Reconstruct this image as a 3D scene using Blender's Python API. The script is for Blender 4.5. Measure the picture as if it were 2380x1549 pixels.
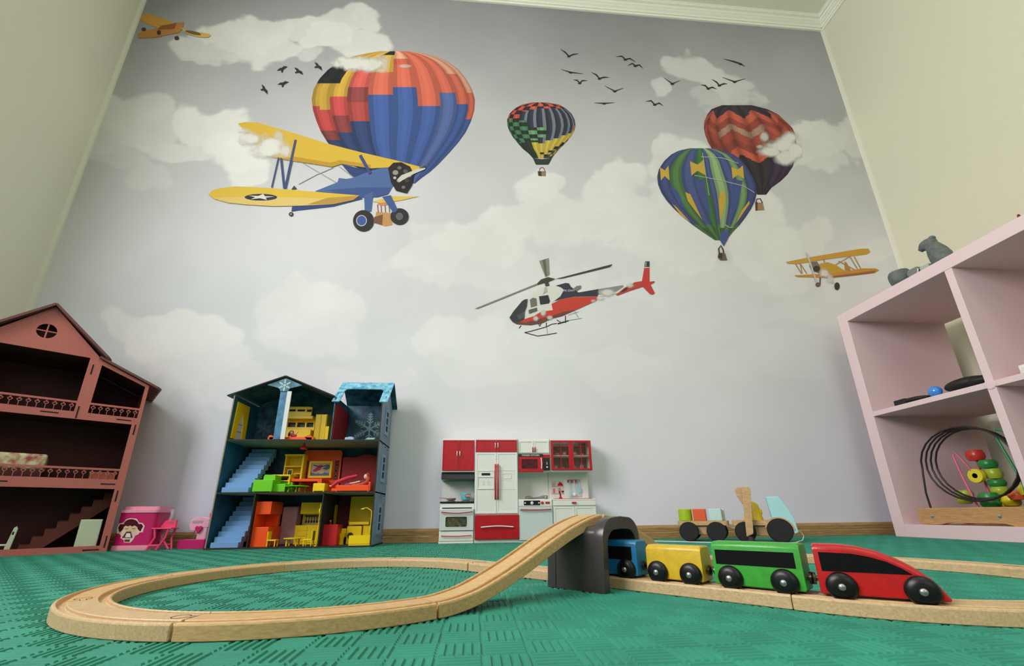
import bpy, bmesh, math, random
import numpy as np
from mathutils import Vector, Matrix
from mathutils.geometry import tessellate_polygon

for o in list(bpy.data.objects): bpy.data.objects.remove(o)
scene = bpy.context.scene
C = scene.collection
random.seed(7)

# ------------------------------------------------------------------ camera
FPX, PCY = 1003.0, 870.0                     # focal length and principal row in the 2380x1549 frame
PITCH, YAW, ROLL, CAMH = math.atan(327/1003.), math.radians(5.0), math.radians(0.7), .081
FWD = np.array([math.sin(YAW)*math.cos(PITCH), math.cos(YAW)*math.cos(PITCH), math.sin(PITCH)])
_r = np.array([math.cos(YAW), -math.sin(YAW), 0.]); _u = np.cross(_r, FWD)
RGT = _r*math.cos(ROLL)-_u*math.sin(ROLL); UPV = _u*math.cos(ROLL)+_r*math.sin(ROLL)
CAM = np.array([0, 0, CAMH])
cd = bpy.data.cameras.new('camera'); cam = bpy.data.objects.new('camera', cd); C.objects.link(cam)
cd.sensor_fit = 'HORIZONTAL'; cd.sensor_width = 36; cd.lens = FPX/2380*36
cd.shift_y = (PCY-774.5)/2380; cd.clip_start = .01
cam.matrix_world = Matrix(((RGT[0], UPV[0], -FWD[0], 0), (RGT[1], UPV[1], -FWD[1], 0), (RGT[2], UPV[2], -FWD[2], CAMH), (0, 0, 0, 1)))
scene.camera = cam

# ------------------------------------------------------------------ world, lights, exposure
scene.view_settings.view_transform = 'Standard'; scene.view_settings.look = 'None'
scene.view_settings.gamma = 1; scene.view_settings.use_curve_mapping = False
scene.view_settings.exposure = 0.27
w = bpy.data.worlds.new('sky'); scene.world = w; w.use_nodes = True
w.node_tree.nodes['Background'].inputs[0].default_value = (.80, .90, 1, 1)
w.node_tree.nodes['Background'].inputs[1].default_value = 1.0
RX0, RX1, RY0, RY1, RZ1 = -1.55, 1.83, -2.1, 1.49, 2.585      # the room
def area(name, loc, rot, sx, sy, power, col):
    l = bpy.data.lights.new(name, 'AREA'); l.shape = 'RECTANGLE'; l.size = sx; l.size_y = sy; l.energy = power; l.color = col
    o = bpy.data.objects.new(name, l); C.objects.link(o); o.location = loc; o.rotation_euler = rot; return o
# daylight through the window in the left wall, fill from an added window behind the camera, and the ceiling lamp
area('daylight_left_window', (RX0-.10, -.22, 1.45), (0, math.radians(-90), 0), 1.15, 1.50, 76, (1, .96, .985))
area('rear_fill_light', (.35, RY0-.10, 1.45), (math.radians(90), 0, 0), 1.7, 1.25, 8, (1, .95, .93))
area('ceiling_lamp_light', (.5, -.55, 2.45), (0, 0, 0), .5, .5, 6, (1, .90, .74))

# ------------------------------------------------------------------ helpers
def ray(px, py): return FWD*FPX + RGT*(px-1190.) - UPV*(py-PCY)
def onY(px, py, Y):
    d = ray(px, py); t = Y/d[1]; return float(d[0]*t), float(CAMH+d[2]*t)
def onZ(px, py, z=0.):
    d = ray(px, py); t = (z-CAMH)/d[2]; return float(d[0]*t), float(d[1]*t)
def proj_wall(X, Z, Y):
    q = np.stack([X, np.full_like(X, Y), Z-CAMH], -1); z = q@FWD
    return 1190+FPX*(q@RGT)/z, PCY-FPX*(q@UPV)/z
def lin(c):
    c = np.asarray(c, float)/255.; return np.where(c <= .04045, c/12.92, ((c+.055)/1.055)**2.4)
def rgba(c): r = lin(c); return (float(r[0]), float(r[1]), float(r[2]), 1)

MATS = {}
def mat(name, col, rough=.5, metal=0., noise=0., nscale=60., bump=0., bscale=300., coat=0., spec=.5, trans=0., alpha=1., col2=None):
    if name in MATS: return MATS[name]
    m = bpy.data.materials.new(name); m.use_nodes = True; MATS[name] = m
    nt = m.node_tree; b = nt.nodes['Principled BSDF']
    b.inputs['Base Color'].default_value = rgba(col); b.inputs['Roughness'].default_value = rough
    b.inputs['Metallic'].default_value = metal; b.inputs['Specular IOR Level'].default_value = spec
    b.inputs['Coat Weight'].default_value = coat; b.inputs['Transmission Weight'].default_value = trans; b.inputs['Alpha'].default_value = alpha
    if noise or col2 or bump:
        tc = nt.nodes.new('ShaderNodeTexCoord')
    if noise or col2:
        n = nt.nodes.new('ShaderNodeTexNoise'); n.inputs['Scale'].default_value = nscale; n.inputs['Detail'].default_value = 5
        nt.links.new(tc.outputs['Object'], n.inputs['Vector'])
        r = nt.nodes.new('ShaderNodeValToRGB'); r.color_ramp.elements[0].position = .35; r.color_ramp.elements[1].position = .65
        c = np.array(col, float); a_ = col2 if col2 else np.clip(c*(1-noise), 0, 255); b_ = col if col2 else np.clip(c*(1+noise), 0, 255)
        r.color_ramp.elements[0].color = rgba(a_); r.color_ramp.elements[1].color = rgba(b_)
        nt.links.new(n.outputs['Fac'], r.inputs['Fac']); nt.links.new(r.outputs['Color'], b.inputs['Base Color'])
    if bump:
        n2 = nt.nodes.new('ShaderNodeTexNoise'); n2.inputs['Scale'].default_value = bscale; n2.inputs['Detail'].default_value = 3
        nt.links.new(tc.outputs['Object'], n2.inputs['Vector'])
        bp = nt.nodes.new('ShaderNodeBump'); bp.inputs['Strength'].default_value = bump; bp.inputs['Distance'].default_value = .001
        nt.links.new(n2.outputs['Fac'], bp.inputs['Height']); nt.links.new(bp.outputs['Normal'], b.inputs['Normal'])
    return m
def wood(name, light, dark, stretch=(4, 40, 40), rough=.5, scale=6., bump=.15, flecks=0.):
    if name in MATS: return MATS[name]
    m = bpy.data.materials.new(name); m.use_nodes = True; MATS[name] = m
    nt = m.node_tree; b = nt.nodes['Principled BSDF']; b.inputs['Roughness'].default_value = rough
    tc = nt.nodes.new('ShaderNodeTexCoord'); mp = nt.nodes.new('ShaderNodeMapping'); mp.inputs['Scale'].default_value = stretch
    nt.links.new(tc.outputs['Object'], mp.inputs['Vector'])
    n = nt.nodes.new('ShaderNodeTexNoise'); n.inputs['Scale'].default_value = scale; n.inputs['Detail'].default_value = 6; n.inputs['Distortion'].default_value = .6
    nt.links.new(mp.outputs['Vector'], n.inputs['Vector'])
    r = nt.nodes.new('ShaderNodeValToRGB'); r.color_ramp.elements[0].position = .33; r.color_ramp.elements[1].position = .68
    r.color_ramp.elements[0].color = rgba(dark); r.color_ramp.elements[1].color = rgba(light)
    nt.links.new(n.outputs['Fac'], r.inputs['Fac']); nt.links.new(r.outputs['Color'], b.inputs['Base Color'])
    bp = nt.nodes.new('ShaderNodeBump'); bp.inputs['Strength'].default_value = bump; bp.inputs['Distance'].default_value = .0008
    nt.links.new(n.outputs['Fac'], bp.inputs['Height']); nt.links.new(bp.outputs['Normal'], b.inputs['Normal'])
    return m
def attr_mat(name, rough=.8, alpha=False, spec=.15):
    if name in MATS: return MATS[name]
    m = bpy.data.materials.new(name); m.use_nodes = True; MATS[name] = m
    nt = m.node_tree; b = nt.nodes['Principled BSDF']; b.inputs['Roughness'].default_value = rough; b.inputs['Specular IOR Level'].default_value = spec
    a = nt.nodes.new('ShaderNodeVertexColor'); a.layer_name = 'Col'
    nt.links.new(a.outputs['Color'], b.inputs['Base Color'])
    if alpha: nt.links.new(a.outputs['Alpha'], b.inputs['Alpha'])
    return m

class MB:
    def __init__(s): s.v = []; s.f = []; s.c = []
    def add(s, vs, fs, col=None):
        n = len(s.v); s.v += [tuple(map(float, q)) for q in vs]; s.f += [tuple(i+n for i in f) for f in fs]; s.c += [col]*len(fs); return s
    def box(s, x0, x1, y0, y1, z0, z1):
        x0, x1 = sorted((x0, x1)); y0, y1 = sorted((y0, y1)); z0, z1 = sorted((z0, z1))
        return s.add([(x, y, z) for x in (x0, x1) for y in (y0, y1) for z in (z0, z1)], [(0, 1, 3, 2), (4, 6, 7, 5), (0, 4, 5, 1), (2, 3, 7, 6), (0, 2, 6, 4), (1, 5, 7, 3)])
    def plate(s, loops, c0, c1, plane='xz'):
        # flat plate with holes: loops[0] outline, the others holes; extruded from c0 to c1
        mp = {'xz': lambda a, b, c: (a, c, b), 'yz': lambda a, b, c: (c, a, b), 'xy': lambda a, b, c: (a, b, c)}[plane]
        pts = [p for l in loops for p in l]
        tri = tessellate_polygon([[Vector((a, b, 0)) for a, b in l] for l in loops])
        n = len(pts); vs = [mp(a, b, c0) for a, b in pts]+[mp(a, b, c1) for a, b in pts]
        fs = [tuple(t) for t in tri]+[tuple(n+i for i in reversed(t)) for t in tri]
        k = 0
        for l in loops:
            m = len(l)
            for i in range(m): j = (i+1) % m; fs.append((k+i, k+j, n+k+j, n+k+i))
            k += m
        return s.add(vs, fs)
    def prism(s, poly, c0, c1, plane='xz'): return s.plate([poly], c0, c1, plane)
    def cyl(s, p0, p1, r0, r1=None, n=20, cap=True):
        r1 = r0 if r1 is None else r1
        p0 = Vector(p0); p1 = Vector(p1); d = (p1-p0).normalized()
        a = d.orthogonal().normalized(); b = d.cross(a)
        vs = []; fs = []
        for p, r in ((p0, r0), (p1, r1)):
            for i in range(n): t = 2*math.pi*i/n; vs.append(p+a*(r*math.cos(t))+b*(r*math.sin(t)))
        for i in range(n): j = (i+1) % n; fs.append((i, j, n+j, n+i))
        if cap: fs += [tuple(reversed(range(n))), tuple(range(n, 2*n))]
        return s.add(vs, fs)
    def tube(s, pts, r, n=8, closed=False):
        P = [Vector(p) for p in pts]; m = len(P); vs = []; fs = []; prev = None
        for i, p in enumerate(P):
            d = (P[(i+1) % m]-P[i-1]) if closed else (P[min(i+1, m-1)]-P[max(i-1, 0)])
            d.normalize()
            a = d.orthogonal().normalized() if prev is None else (prev-d*prev.dot(d)).normalized()
            prev = a; b = d.cross(a); rr = r[i] if isinstance(r, (list, tuple)) else r
            for k in range(n): t = 2*math.pi*k/n; vs.append(p+a*(rr*math.cos(t))+b*(rr*math.sin(t)))
        for i in range(m if closed else m-1):
            i2 = (i+1) % m
            for k in range(n): k2 = (k+1) % n; fs.append((i*n+k, i*n+k2, i2*n+k2, i2*n+k))
        if not closed: fs += [tuple(reversed(range(n))), tuple(range((m-1)*n, m*n))]
        return s.add(vs, fs)
    def lathe(s, prof, c=(0, 0, 0), axis='z', n=24):
        mp = {'z': lambda x, y, h: (x, y, h), 'x': lambda x, y, h: (h, x, y), 'y': lambda x, y, h: (x, h, y)}[axis]
        vs = []; fs = []; m = len(prof)
        for r, h in prof:
            for k in range(n):
                t = 2*math.pi*k/n; q = mp(r*math.cos(t), r*math.sin(t), h); vs.append((q[0]+c[0], q[1]+c[1], q[2]+c[2]))
        for i in range(m-1):
            for k in range(n): k2 = (k+1) % n; fs.append((i*n+k, i*n+k2, (i+1)*n+k2, (i+1)*n+k))
        fs += [tuple(reversed(range(n))), tuple(range((m-1)*n, m*n))]
        return s.add(vs, fs)
    def ball(s, c, r, nu=16, nv=10):
        r = (r, r, r) if not isinstance(r, (tuple, list)) else r
        vs = [(c[0], c[1], c[2]-r[2])]; fs = []
        for i in range(1, nv):
            ph = -math.pi/2+math.pi*i/nv
            for k in range(nu): t = 2*math.pi*k/nu; vs.append((c[0]+r[0]*math.cos(ph)*math.cos(t), c[1]+r[1]*math.cos(ph)*math.sin(t), c[2]+r[2]*math.sin(ph)))
        vs.append((c[0], c[1], c[2]+r[2])); L = len(vs)-1
        for k in range(nu): fs.append((0, 1+(k+1) % nu, 1+k)); fs.append((L, L-nu+k, L-nu+(k+1) % nu))
        for i in range(nv-2):
            for k in range(nu): a = 1+i*nu; fs.append((a+k, a+(k+1) % nu, a+nu+(k+1) % nu, a+nu+k))
        return s.add(vs, fs)
    def xf(s, M): s.v = [tuple(M@Vector(q)) for q in s.v]; return s

WM = {}
def tag(o, label=None, cat=None, group=None, kind=None):
    for k, v in (('label', label), ('category', cat), ('group', group), ('kind', kind)):
        if v: o[k] = v
    return o
def thing(name, label, cat, loc=(0, 0, 0), rz=0., group=None):
    o = bpy.data.objects.new(name, None); C.objects.link(o); o.location = loc; o.rotation_euler = (0, 0, rz); o.empty_display_size = .02
    WM[o] = Matrix.Translation(loc)@Matrix.Rotation(rz, 4, 'Z')
    return tag(o, label, cat, group)
def obj(name, mb, m, parent=None, bevel=0., seg=2, smooth=None, local=False, label=None, cat=None, group=None, kind=None, org=None):
    """one mesh object; vertices are given in world space unless local"""
    me = bpy.data.meshes.new(name); v = mb.v
    M = WM.get(parent) if parent else (Matrix.Translation(org) if org else None)
    if M is not None and not local: I = M.inverted(); v = [tuple(I@Vector(q)) for q in v]
    me.from_pydata(v, [], mb.f); me.validate(); 
    bm = bmesh.new(); bm.from_mesh(me); bmesh.ops.recalc_face_normals(bm, faces=bm.faces); bm.to_mesh(me); bm.free()
    me.update()
    if m: me.materials.append(m)
    o = bpy.data.objects.new(name, me); C.objects.link(o)
    if parent: o.parent = parent; WM[o] = WM[parent]
    else: WM[o] = Matrix.Translation(org) if org else Matrix()
    if org and not parent: o.location = org
    if bevel:
        md = o.modifiers.new('bevel', 'BEVEL'); md.width = bevel; md.segments = seg; md.limit_method = 'ANGLE'; md.angle_limit = math.radians(40)
    if smooth:
        me.polygons.foreach_set('use_smooth', [True]*len(me.polygons)); md = o.modifiers.new('es', 'EDGE_SPLIT'); md.split_angle = math.radians(smooth if smooth is not True else 40)
    return tag(o, label, cat, group, kind)
def copy_tree(root, loc, rz=None, label=None):
    r = root.copy(); C.objects.link(r); r.location = loc
    if rz is not None: r.rotation_euler = (0, 0, rz)
    if label: r['label'] = label
    def rec(a, b):
        for ch in [x for x in bpy.data.objects if x.parent == a and x != b]:
            c = ch.copy(); C.objects.link(c); c.parent = b; rec(ch, c)
    rec(root, r); return r
def struct(name, mb, m, **k): return obj(name, mb, m, kind='structure', **k)
def ell(cx, cy, rx, ry, n=24, a0=0., a1=2*math.pi, rot=0.):
    full = abs(a1-a0-2*math.pi) < 1e-6; out = []
    for i in range(n if full else n+1):
        t = a0+(a1-a0)*i/n; x = rx*math.cos(t); y = ry*math.sin(t)
        out.append((cx+x*math.cos(rot)-y*math.sin(rot), cy+x*math.sin(rot)+y*math.cos(rot)))
    return out
def rrect(x0, x1, y0, y1, r, n=5):
    o = []
    for cx, cy, a in ((x1-r, y1-r, 0), (x0+r, y1-r, 90), (x0+r, y0+r, 180), (x1-r, y0+r, 270)):
        for i in range(n+1): t = math.radians(a+90*i/n); o.append((cx+r*math.cos(t), cy+r*math.sin(t)))
    return o
def rect(x0, x1, y0, y1): return [(x0, y0), (x1, y0), (x1, y1), (x0, y1)]
def stroke(pts, wd):
    """a ribbon outline of width wd (a number or one per point) round a 2-D polyline"""
    L = []; R = []; n = len(pts)
    for i, p in enumerate(pts):
        a = pts[max(i-1, 0)]; b = pts[min(i+1, n-1)]; dx, dy = b[0]-a[0], b[1]-a[1]; l = math.hypot(dx, dy) or 1
        h = (wd[i] if isinstance(wd, (list, tuple)) else wd)/2
        L.append((p[0]-dy/l*h, p[1]+dx/l*h)); R.append((p[0]+dy/l*h, p[1]-dx/l*h))
    return L+R[::-1]
def text_tris(body, size=1., bold=0.):
    cu = bpy.data.curves.new('t', 'FONT'); cu.body = body; cu.size = size; cu.align_x = 'CENTER'; cu.align_y = 'CENTER'; cu.offset = bold
    o = bpy.data.objects.new('t', cu); C.objects.link(o); dg = bpy.context.evaluated_depsgraph_get(); dg.update()
    me = o.evaluated_get(dg).to_mesh(); vs = [tuple(v.co) for v in me.vertices]; fs = [tuple(p.vertices) for p in me.polygons]
    bpy.data.objects.remove(o); return vs, fs

# flat prints: coloured polygons with a per-corner colour attribute
class Print:
    def __init__(s, place): s.place = place; s.v = []; s.f = []; s.c = []; s.n = 0
    def poly(s, pts, col, layer=0, loops=None):
        ls = [pts]+(loops or []); tri = tessellate_polygon([[Vector((a, b, 0)) for a, b in l] for l in ls])
        s.n += 1; layer = layer+.12*s.n; n = len(s.v); s.v += [s.place(a, b, layer) for l in ls for a, b in l]
        for t in tri: s.f.append(tuple(n+i for i in t)); s.c.append(tuple(col))
        return s
    def quad(s, pts, col, layer=0):
        n = len(s.v); s.v += [s.place(a, b, layer) for a, b in pts]; s.f.append((n, n+1, n+2, n+3)); s.c.append(tuple(col))
    def tris(s, vs, fs, col, layer=0):
        n = len(s.v); s.v += [s.place(a, b, layer) for a, b in vs]
        for t in fs: s.f.append(tuple(n+i for i in t)); s.c.append(tuple(col))
    def build(s, name, parent=None, gain=1., m=None, **k):
        me = bpy.data.meshes.new(name); v = s.v
        M = WM.get(parent) if parent else None
        if M is not None: I = M.inverted(); v = [tuple(I@Vector(q)) for q in v]
        me.from_pydata(v, [], s.f); ca = me.color_attributes.new('Col', 'FLOAT_COLOR', 'CORNER')
        out = np.ones((len(me.loops), 4), np.float32); i = 0
        for f, c in zip(s.f, s.c):
            out[i:i+len(f), :3] = np.clip(lin(np.array(c[:3])*(.88 if gain != 1. else 1.)+(10 if gain != 1. else 0))*gain, 0, 1)
            if len(c) > 3: out[i:i+len(f), 3] = c[3]
            i += len(f)
        ca.data.foreach_set('color', out.ravel()); me.materials.append(m or attr_mat('printed_ink'))
        o = bpy.data.objects.new(name, me); C.objects.link(o)
        if parent: o.parent = parent
        WM[o] = WM[parent] if parent else Matrix()
        return tag(o, k.get('label'), k.get('cat'), k.get('group'), k.get('kind'))

# ------------------------------------------------------------------ noise for the wallpaper print
_rng = np.random.RandomState(3); _LAT = _rng.rand(256, 256)
def vnoise(x, y):
    xi = np.floor(x).astype(int); yi = np.floor(y).astype(int); fx = x-xi; fy = y-yi
    fx = fx*fx*(3-2*fx); fy = fy*fy*(3-2*fy); g = lambda a, b: _LAT[a % 256, b % 256]
    return (g(xi, yi)*(1-fx)+g(xi+1, yi)*fx)*(1-fy)+(g(xi, yi+1)*(1-fx)+g(xi+1, yi+1)*fx)*fy
def fbm(x, y, oct=5):
    s = 0; a = .5
    for i in range(oct): s = s+a*(vnoise(x+17.3*i, y+9.1*i)-.5); x = x*2.03; y = y*2.03; a *= .55
    return s

# ------------------------------------------------------------------ the room
M_left = mat('cream_wall_paint', (226, 222, 206), .75, bump=.12, bscale=140)
M_right = mat('pale_yellow_wall_paint', (212, 210, 186), .75, bump=.12, bscale=140)
M_ceil = mat('ceiling_paint', (225, 226, 205), .8, bump=.1, bscale=120)
M_frame = mat('white_window_frame', (235, 235, 230), .4)
T = .12
LW = (-.98, .54, .88, 2.02); RW = (-.5, 1.2, .82, 2.08)      # window openings: y0 y1 z0 z1 / x0 x1 z0 z1
struct('floor', MB().box(RX0-T, RX1+T, RY0-T, RY1+T, -.09, -.008), wood('floor_boards', (170, 128, 84), (128, 92, 58), (30, 4, 30), .45))
struct('ceiling', MB().box(RX0-T, RX1+T, RY0-T, RY1+T, RZ1, RZ1+.08), M_ceil)
struct('wall_left', MB().plate([rect(RY0-T, RY1+T, -.09, RZ1), rect(LW[0], LW[1], LW[2], LW[3])], RX0-T, RX0, 'yz'), M_left)
struct('wall_right', MB().box(RX1, RX1+T, RY0-T, RY1+T, -.09, RZ1), M_right)
struct('wall_rear', MB().plate([rect(RX0-T, RX1+T, -.09, RZ1), rect(RW[0], RW[1], RW[2], RW[3])], RY0-T, RY0, 'xz'), mat('dimming_taupe_paint', (138, 124, 112), .75))  # unseen rear wall, darkened to cut the fill on front-facing surfaces
M_glass = bpy.data.materials.new('window_glass'); M_glass.use_nodes = True
nt = M_glass.node_tree; nt.nodes.clear(); o_ = nt.nodes.new('ShaderNodeOutputMaterial'); mx = nt.nodes.new('ShaderNodeMixShader')
tr = nt.nodes.new('ShaderNodeBsdfTransparent'); gl = nt.nodes.new('ShaderNodeBsdfGlossy'); gl.inputs['Roughness'].default_value = .02; mx.inputs[0].default_value = .06
nt.links.new(tr.outputs[0], mx.inputs[1]); nt.links.new(gl.outputs[0], mx.inputs[2]); nt.links.new(mx.outputs[0], o_.inputs[0])
def window(name, a0, a1, z0, z1, c, plane):
    fr = .045; mid = (a0+a1)/2
    w_ = struct(name, MB().plate([rect(a0, a1, z0, z1), rect(a0+fr, mid-fr/2, z0+fr, z1-fr), rect(mid+fr/2, a1-fr, z0+fr, z1-fr)], c-.03, c+.03, plane), M_frame)
    for p0, p1 in ((a0+fr, mid-fr/2), (mid+fr/2, a1-fr)): obj('pane', MB().prism(rect(p0, p1, z0+fr, z1-fr), c-.002, c+.002, plane), M_glass, w_)
window('window_1', *LW, RX0-.04, 'yz'); window('added_rear_window', *RW, RY0-.04, 'xz')  # the rear window is added behind the camera to carry fill light
# stepped plaster crown moulding and wooden baseboards
def crown(name, wall):
    prof = [(0, 0), (0, -.052), (.008, -.052), (.012, -.044), (.016, -.044), (.018, -.034), (.026, -.030), (.026, -.024), (.034, -.020), (.036, -.012), (.046, -.010), (.046, -.004), (.054, 0)]
    mb = MB()
    if wall == 'back': mb.prism([(RY1-d, RZ1+h) for d, h in prof], RX0+.0, RX1-.0, 'yz')
    if wall == 'right': mb.prism([(RX1-d, RZ1+h) for d, h in prof], RY0, RY1, 'xz')
    if wall == 'left': mb.prism([(RX0+d, RZ1+h) for d, h in prof], RY0, RY1, 'xz')
    struct(name, mb, mat('plaster_moulding', (232, 232, 214), .6))
crown('trim_1', 'back'); crown('trim_2', 'right'); crown('trim_3', 'left')
M_edge = mat('corner_bead', (216, 213, 196), .6)
struct('trim_4', MB().prism([(RX0, RY1), (RX0+.012, RY1), (RX0+.010, RY1-.005), (RX0, RY1-.012)], 0, RZ1-.05, 'xy'), M_edge)
struct('trim_5', MB().prism([(RX1, RY1), (RX1-.012, RY1), (RX1-.010, RY1-.005), (RX1, RY1-.012)], 0, RZ1-.05, 'xy'), M_edge)
M_base = wood('baseboard_wood', (186, 150, 100), (140, 106, 64), (3, 30, 60), .45, 7)
BP = [(0, 0), (.014, 0), (.014, .018), (.011, .021), (.012, .024), (.012, .034), (.006, .041), (0, .042)]
struct('baseboard_back', MB().prism([(RY1-d, h) for d, h in BP], RX0, RX1, 'yz'), M_base)
struct('baseboard_left', MB().prism([(RX0+d, h) for d, h in BP], RY0, RY1, 'xz'), M_base)
struct('baseboard_right', MB().prism([(RX1-d, h) for d, h in BP], RY0, RY1, 'xz'), M_base)

# ------------------------------------------------------------------ back wall: printed sky wallpaper
CLOUDS = [  # x, y, rx, ry, opacity (where they sit on the print)
 (560,75,120,50,.75),(620,112,95,38,.7),(480,112,95,35,.6),(690,62,60,32,.7),(800,60,100,34,.7),(760,92,90,38,.8),(840,112,80,32,.7),(720,132,70,22,.5),(470,135,60,20,.5),
 (300,258,110,46,.55),(350,300,90,50,.5),(490,290,100,55,.8),(545,335,90,62,.85),(565,385,60,40,.7),(240,330,70,40,.4),(430,345,120,26,.6),(620,330,60,35,.6),(350,395,60,25,.25),(290,370,70,22,.3),
 (1255,452,70,58,.65),(1180,505,95,60,.65),(1100,555,125,70,.6),(1000,585,80,48,.5),(1300,510,110,70,.6),(1150,620,220,60,.4),(1310,420,40,28,.6),(1000,540,60,40,.35),
 (1450,445,85,50,.65),(1540,485,95,60,.65),(1420,505,80,40,.6),(1600,560,160,90,.65),(1760,560,130,90,.65),(1580,400,80,66,.6),(1850,605,70,80,.55),(1700,480,160,80,.6),(1885,560,45,60,.5),(1540,380,40,30,.6),
 (1630,175,85,45,.6),(1588,152,40,28,.6),(1695,205,70,45,.55),(1722,240,60,30,.5),(1520,215,30,25,.55),(1680,248,110,26,.35),
 (1900,330,80,55,.7),(1955,310,60,45,.65),(1860,350,60,40,.7),(1920,382,60,28,.55),(1985,340,40,42,.6),
 (700,705,110,85,.55),(765,685,95,65,.6),(805,725,80,84,.6),(650,745,75,60,.5),(720,795,150,60,.4),(790,800,70,40,.4),
 (400,792,95,62,.75),(350,805,95,72,.7),(475,802,80,50,.7),(300,775,60,40,.5),(430,855,160,55,.6),(560,905,130,50,.45),(930,880,70,34,.35),(830,900,90,40,.3),
 (1050,772,60,50,.5),(1105,800,105,70,.45),(1010,800,40,40,.45),(1150,860,170,55,.35),(1240,820,110,50,.3),
 (1800,640,110,42,.35),(2025,590,50,36,.5),(1560,650,170,50,.35),(1460,885,110,55,.3),(1400,850,70,40,.3),(1530,870,34,52,.35),(1700,700,240,70,.25),(1960,700,120,60,.2),(1880,820,200,60,.15)]
def sky_print(px, py, X, Z):
    wx = px+110*fbm(X*3.1+5, Z*3.1, 4); wy = py+110*fbm(X*3.1, Z*3.1+31, 4)
    n = fbm(X*7, Z*7, 5)
    a = np.zeros_like(px)
    for cx, cy, rx, ry, op in CLOUDS:
        d = np.sqrt(((wx-cx)/rx)**2+((wy-cy)/ry)**2)
        t = np.clip((1.0-d+.9*n)/.22, 0, 1); soft = np.where(wy > cy, .5, 1.)
        t = t*t*(3-2*t); a = np.maximum(a, op*t*np.clip(1.15-.35*np.clip((wy-cy)/ry, -1, 2)*soft, .4, 1))
    g = np.interp(py, [-60, 0, 120, 260, 420, 600, 800, 1000, 1260], [132, 140, 156, 174, 192, 206, 217, 224, 226])  # the print's own gradient, top darkened further to include falloff and vignetting
    sd = fbm(X*1.7+3, Z*1.7+8, 4)
    g = g+26*sd
    cool = np.clip((1100-px)/900, 0, 1)*np.clip((py-380)/500, 0, 1)
    base = np.stack([g-3*cool, g+0*g, g+1+6*cool], -1)
    lowm = np.clip((py-850)/350, 0, 1)[..., None]
    base = base+lowm*np.array([0, -3, 9.])
    cl = np.stack([np.full_like(px, 222), np.full_like(px, 221), np.full_like(px, 215)], -1)+lowm*np.array([-4, -3, 10.])+(22*n)[..., None]
    low2 = np.clip((py-600)/200, 0, 1)[..., None]; cl = cl+low2*np.array([10, 10, 16.])
    return base*(1-a[..., None])+cl*a[..., None]
PG = 1.02        # reflectance of the print relative to the photographed values
NX, NZ = 560, 426
xs = np.linspace(RX0, RX1, NX); zs = np.linspace(0, RZ1, NZ); GX, GZ = np.meshgrid(xs, zs)
GPX, GPY = proj_wall(GX, GZ, RY1); colr = np.clip(lin(np.clip(sky_print(GPX, GPY, GX, GZ), 0, 255))*PG, 0, 1)
me = bpy.data.meshes.new('wall_back')
V = np.stack([GX, np.full_like(GX, RY1), GZ], -1).reshape(-1, 3); ii = np.arange(NX*NZ).reshape(NZ, NX)
Fq = np.stack([ii[:-1, :-1], ii[:-1, 1:], ii[1:, 1:], ii[1:, :-1]], -1).reshape(-1, 4)
nb = len(V); bk = np.array([(x, RY1+T, z) for z in (-.09, RZ1) for x in (RX0-T, RX1+T)])
me.from_pydata(np.vstack([V, bk]).tolist(), [], Fq.tolist()+[(nb, nb+2, nb+3, nb+1)])
ca = me.color_attributes.new('Col', 'FLOAT_COLOR', 'POINT'); cc = np.ones((nb+4, 4), np.float32); cc[:nb, :3] = colr.reshape(-1, 3); ca.data.foreach_set('color', cc.ravel())
me.materials.append(attr_mat('sky_wallpaper', .8, spec=.15))
wall_back = bpy.data.objects.new('wall_back', me); C.objects.link(wall_back); WM[wall_back] = Matrix(); wall_back['kind'] = 'structure'
wall_back['label'] = 'back wall papered with a grey cloudy sky print of balloons and aircraft'

def onwall(a, b, layer=0):
    x, z = onY(a, b, RY1); return (min(max(x, RX0+.001), RX1-.001), RY1-.0006-.0004*layer, z)
def Z1(a, b, l=0): return onwall(450+a/3.2271, 90+b/3.2271, l)
def Z2(a, b, l=0): return onwall(1150+a/3.6615, 90+b/3.6615, l)
def Z3(a, b, l=0): return onwall(1480+a/3.2274, 220+b/3.2274, l)
def Z4(a, b, l=0): return onwall(1080+a/4.9583, 580+b/4.9583, l)
def Z5(a, b, l=0): return onwall(200+a/3.6875, b/3.6875, l)

def balloon(P, rows, edges, colour, nv=70, nu=5, layer=0):
    ry = [r[0] for r in rows]
    for i in range(nv):
        ya = rows[0][0]+(rows[-1][0]-rows[0][0])*i/nv; yb = rows[0][0]+(rows[-1][0]-rows[0][0])*(i+1)/nv
        la, lb = np.interp(ya, ry, [r[1] for r in rows]), np.interp(yb, ry, [r[1] for r in rows])
        ra, rb = np.interp(ya, ry, [r[2] for r in rows]), np.interp(yb, ry, [r[2] for r in rows])
        for g in range(len(edges)-1):
            for k in range(nu):
                u0 = edges[g]+(edges[g+1]-edges[g])*k/nu; u1 = edges[g]+(edges[g+1]-edges[g])*(k+1)/nu; f = (k+.5)/nu; um = (u0+u1)/2
                ym = (ya+yb)/2; xm = (la+lb)/2*(1-um)+(ra+rb)/2*um
                c = np.array(colour(g, xm, ym, f), float)
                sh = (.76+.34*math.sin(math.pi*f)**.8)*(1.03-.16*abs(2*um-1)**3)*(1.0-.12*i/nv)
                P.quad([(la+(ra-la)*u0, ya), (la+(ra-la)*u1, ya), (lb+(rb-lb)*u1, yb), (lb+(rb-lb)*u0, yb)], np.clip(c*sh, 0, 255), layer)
YEL = (212, 168, 66); RED = (208, 78, 76); BRN = (142, 68, 66); ORA = (212, 104, 82); BLU = (66, 92, 156); NAV = (52, 68, 112); BLK = (36, 40, 40); PCH = (226, 160, 130)
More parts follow.
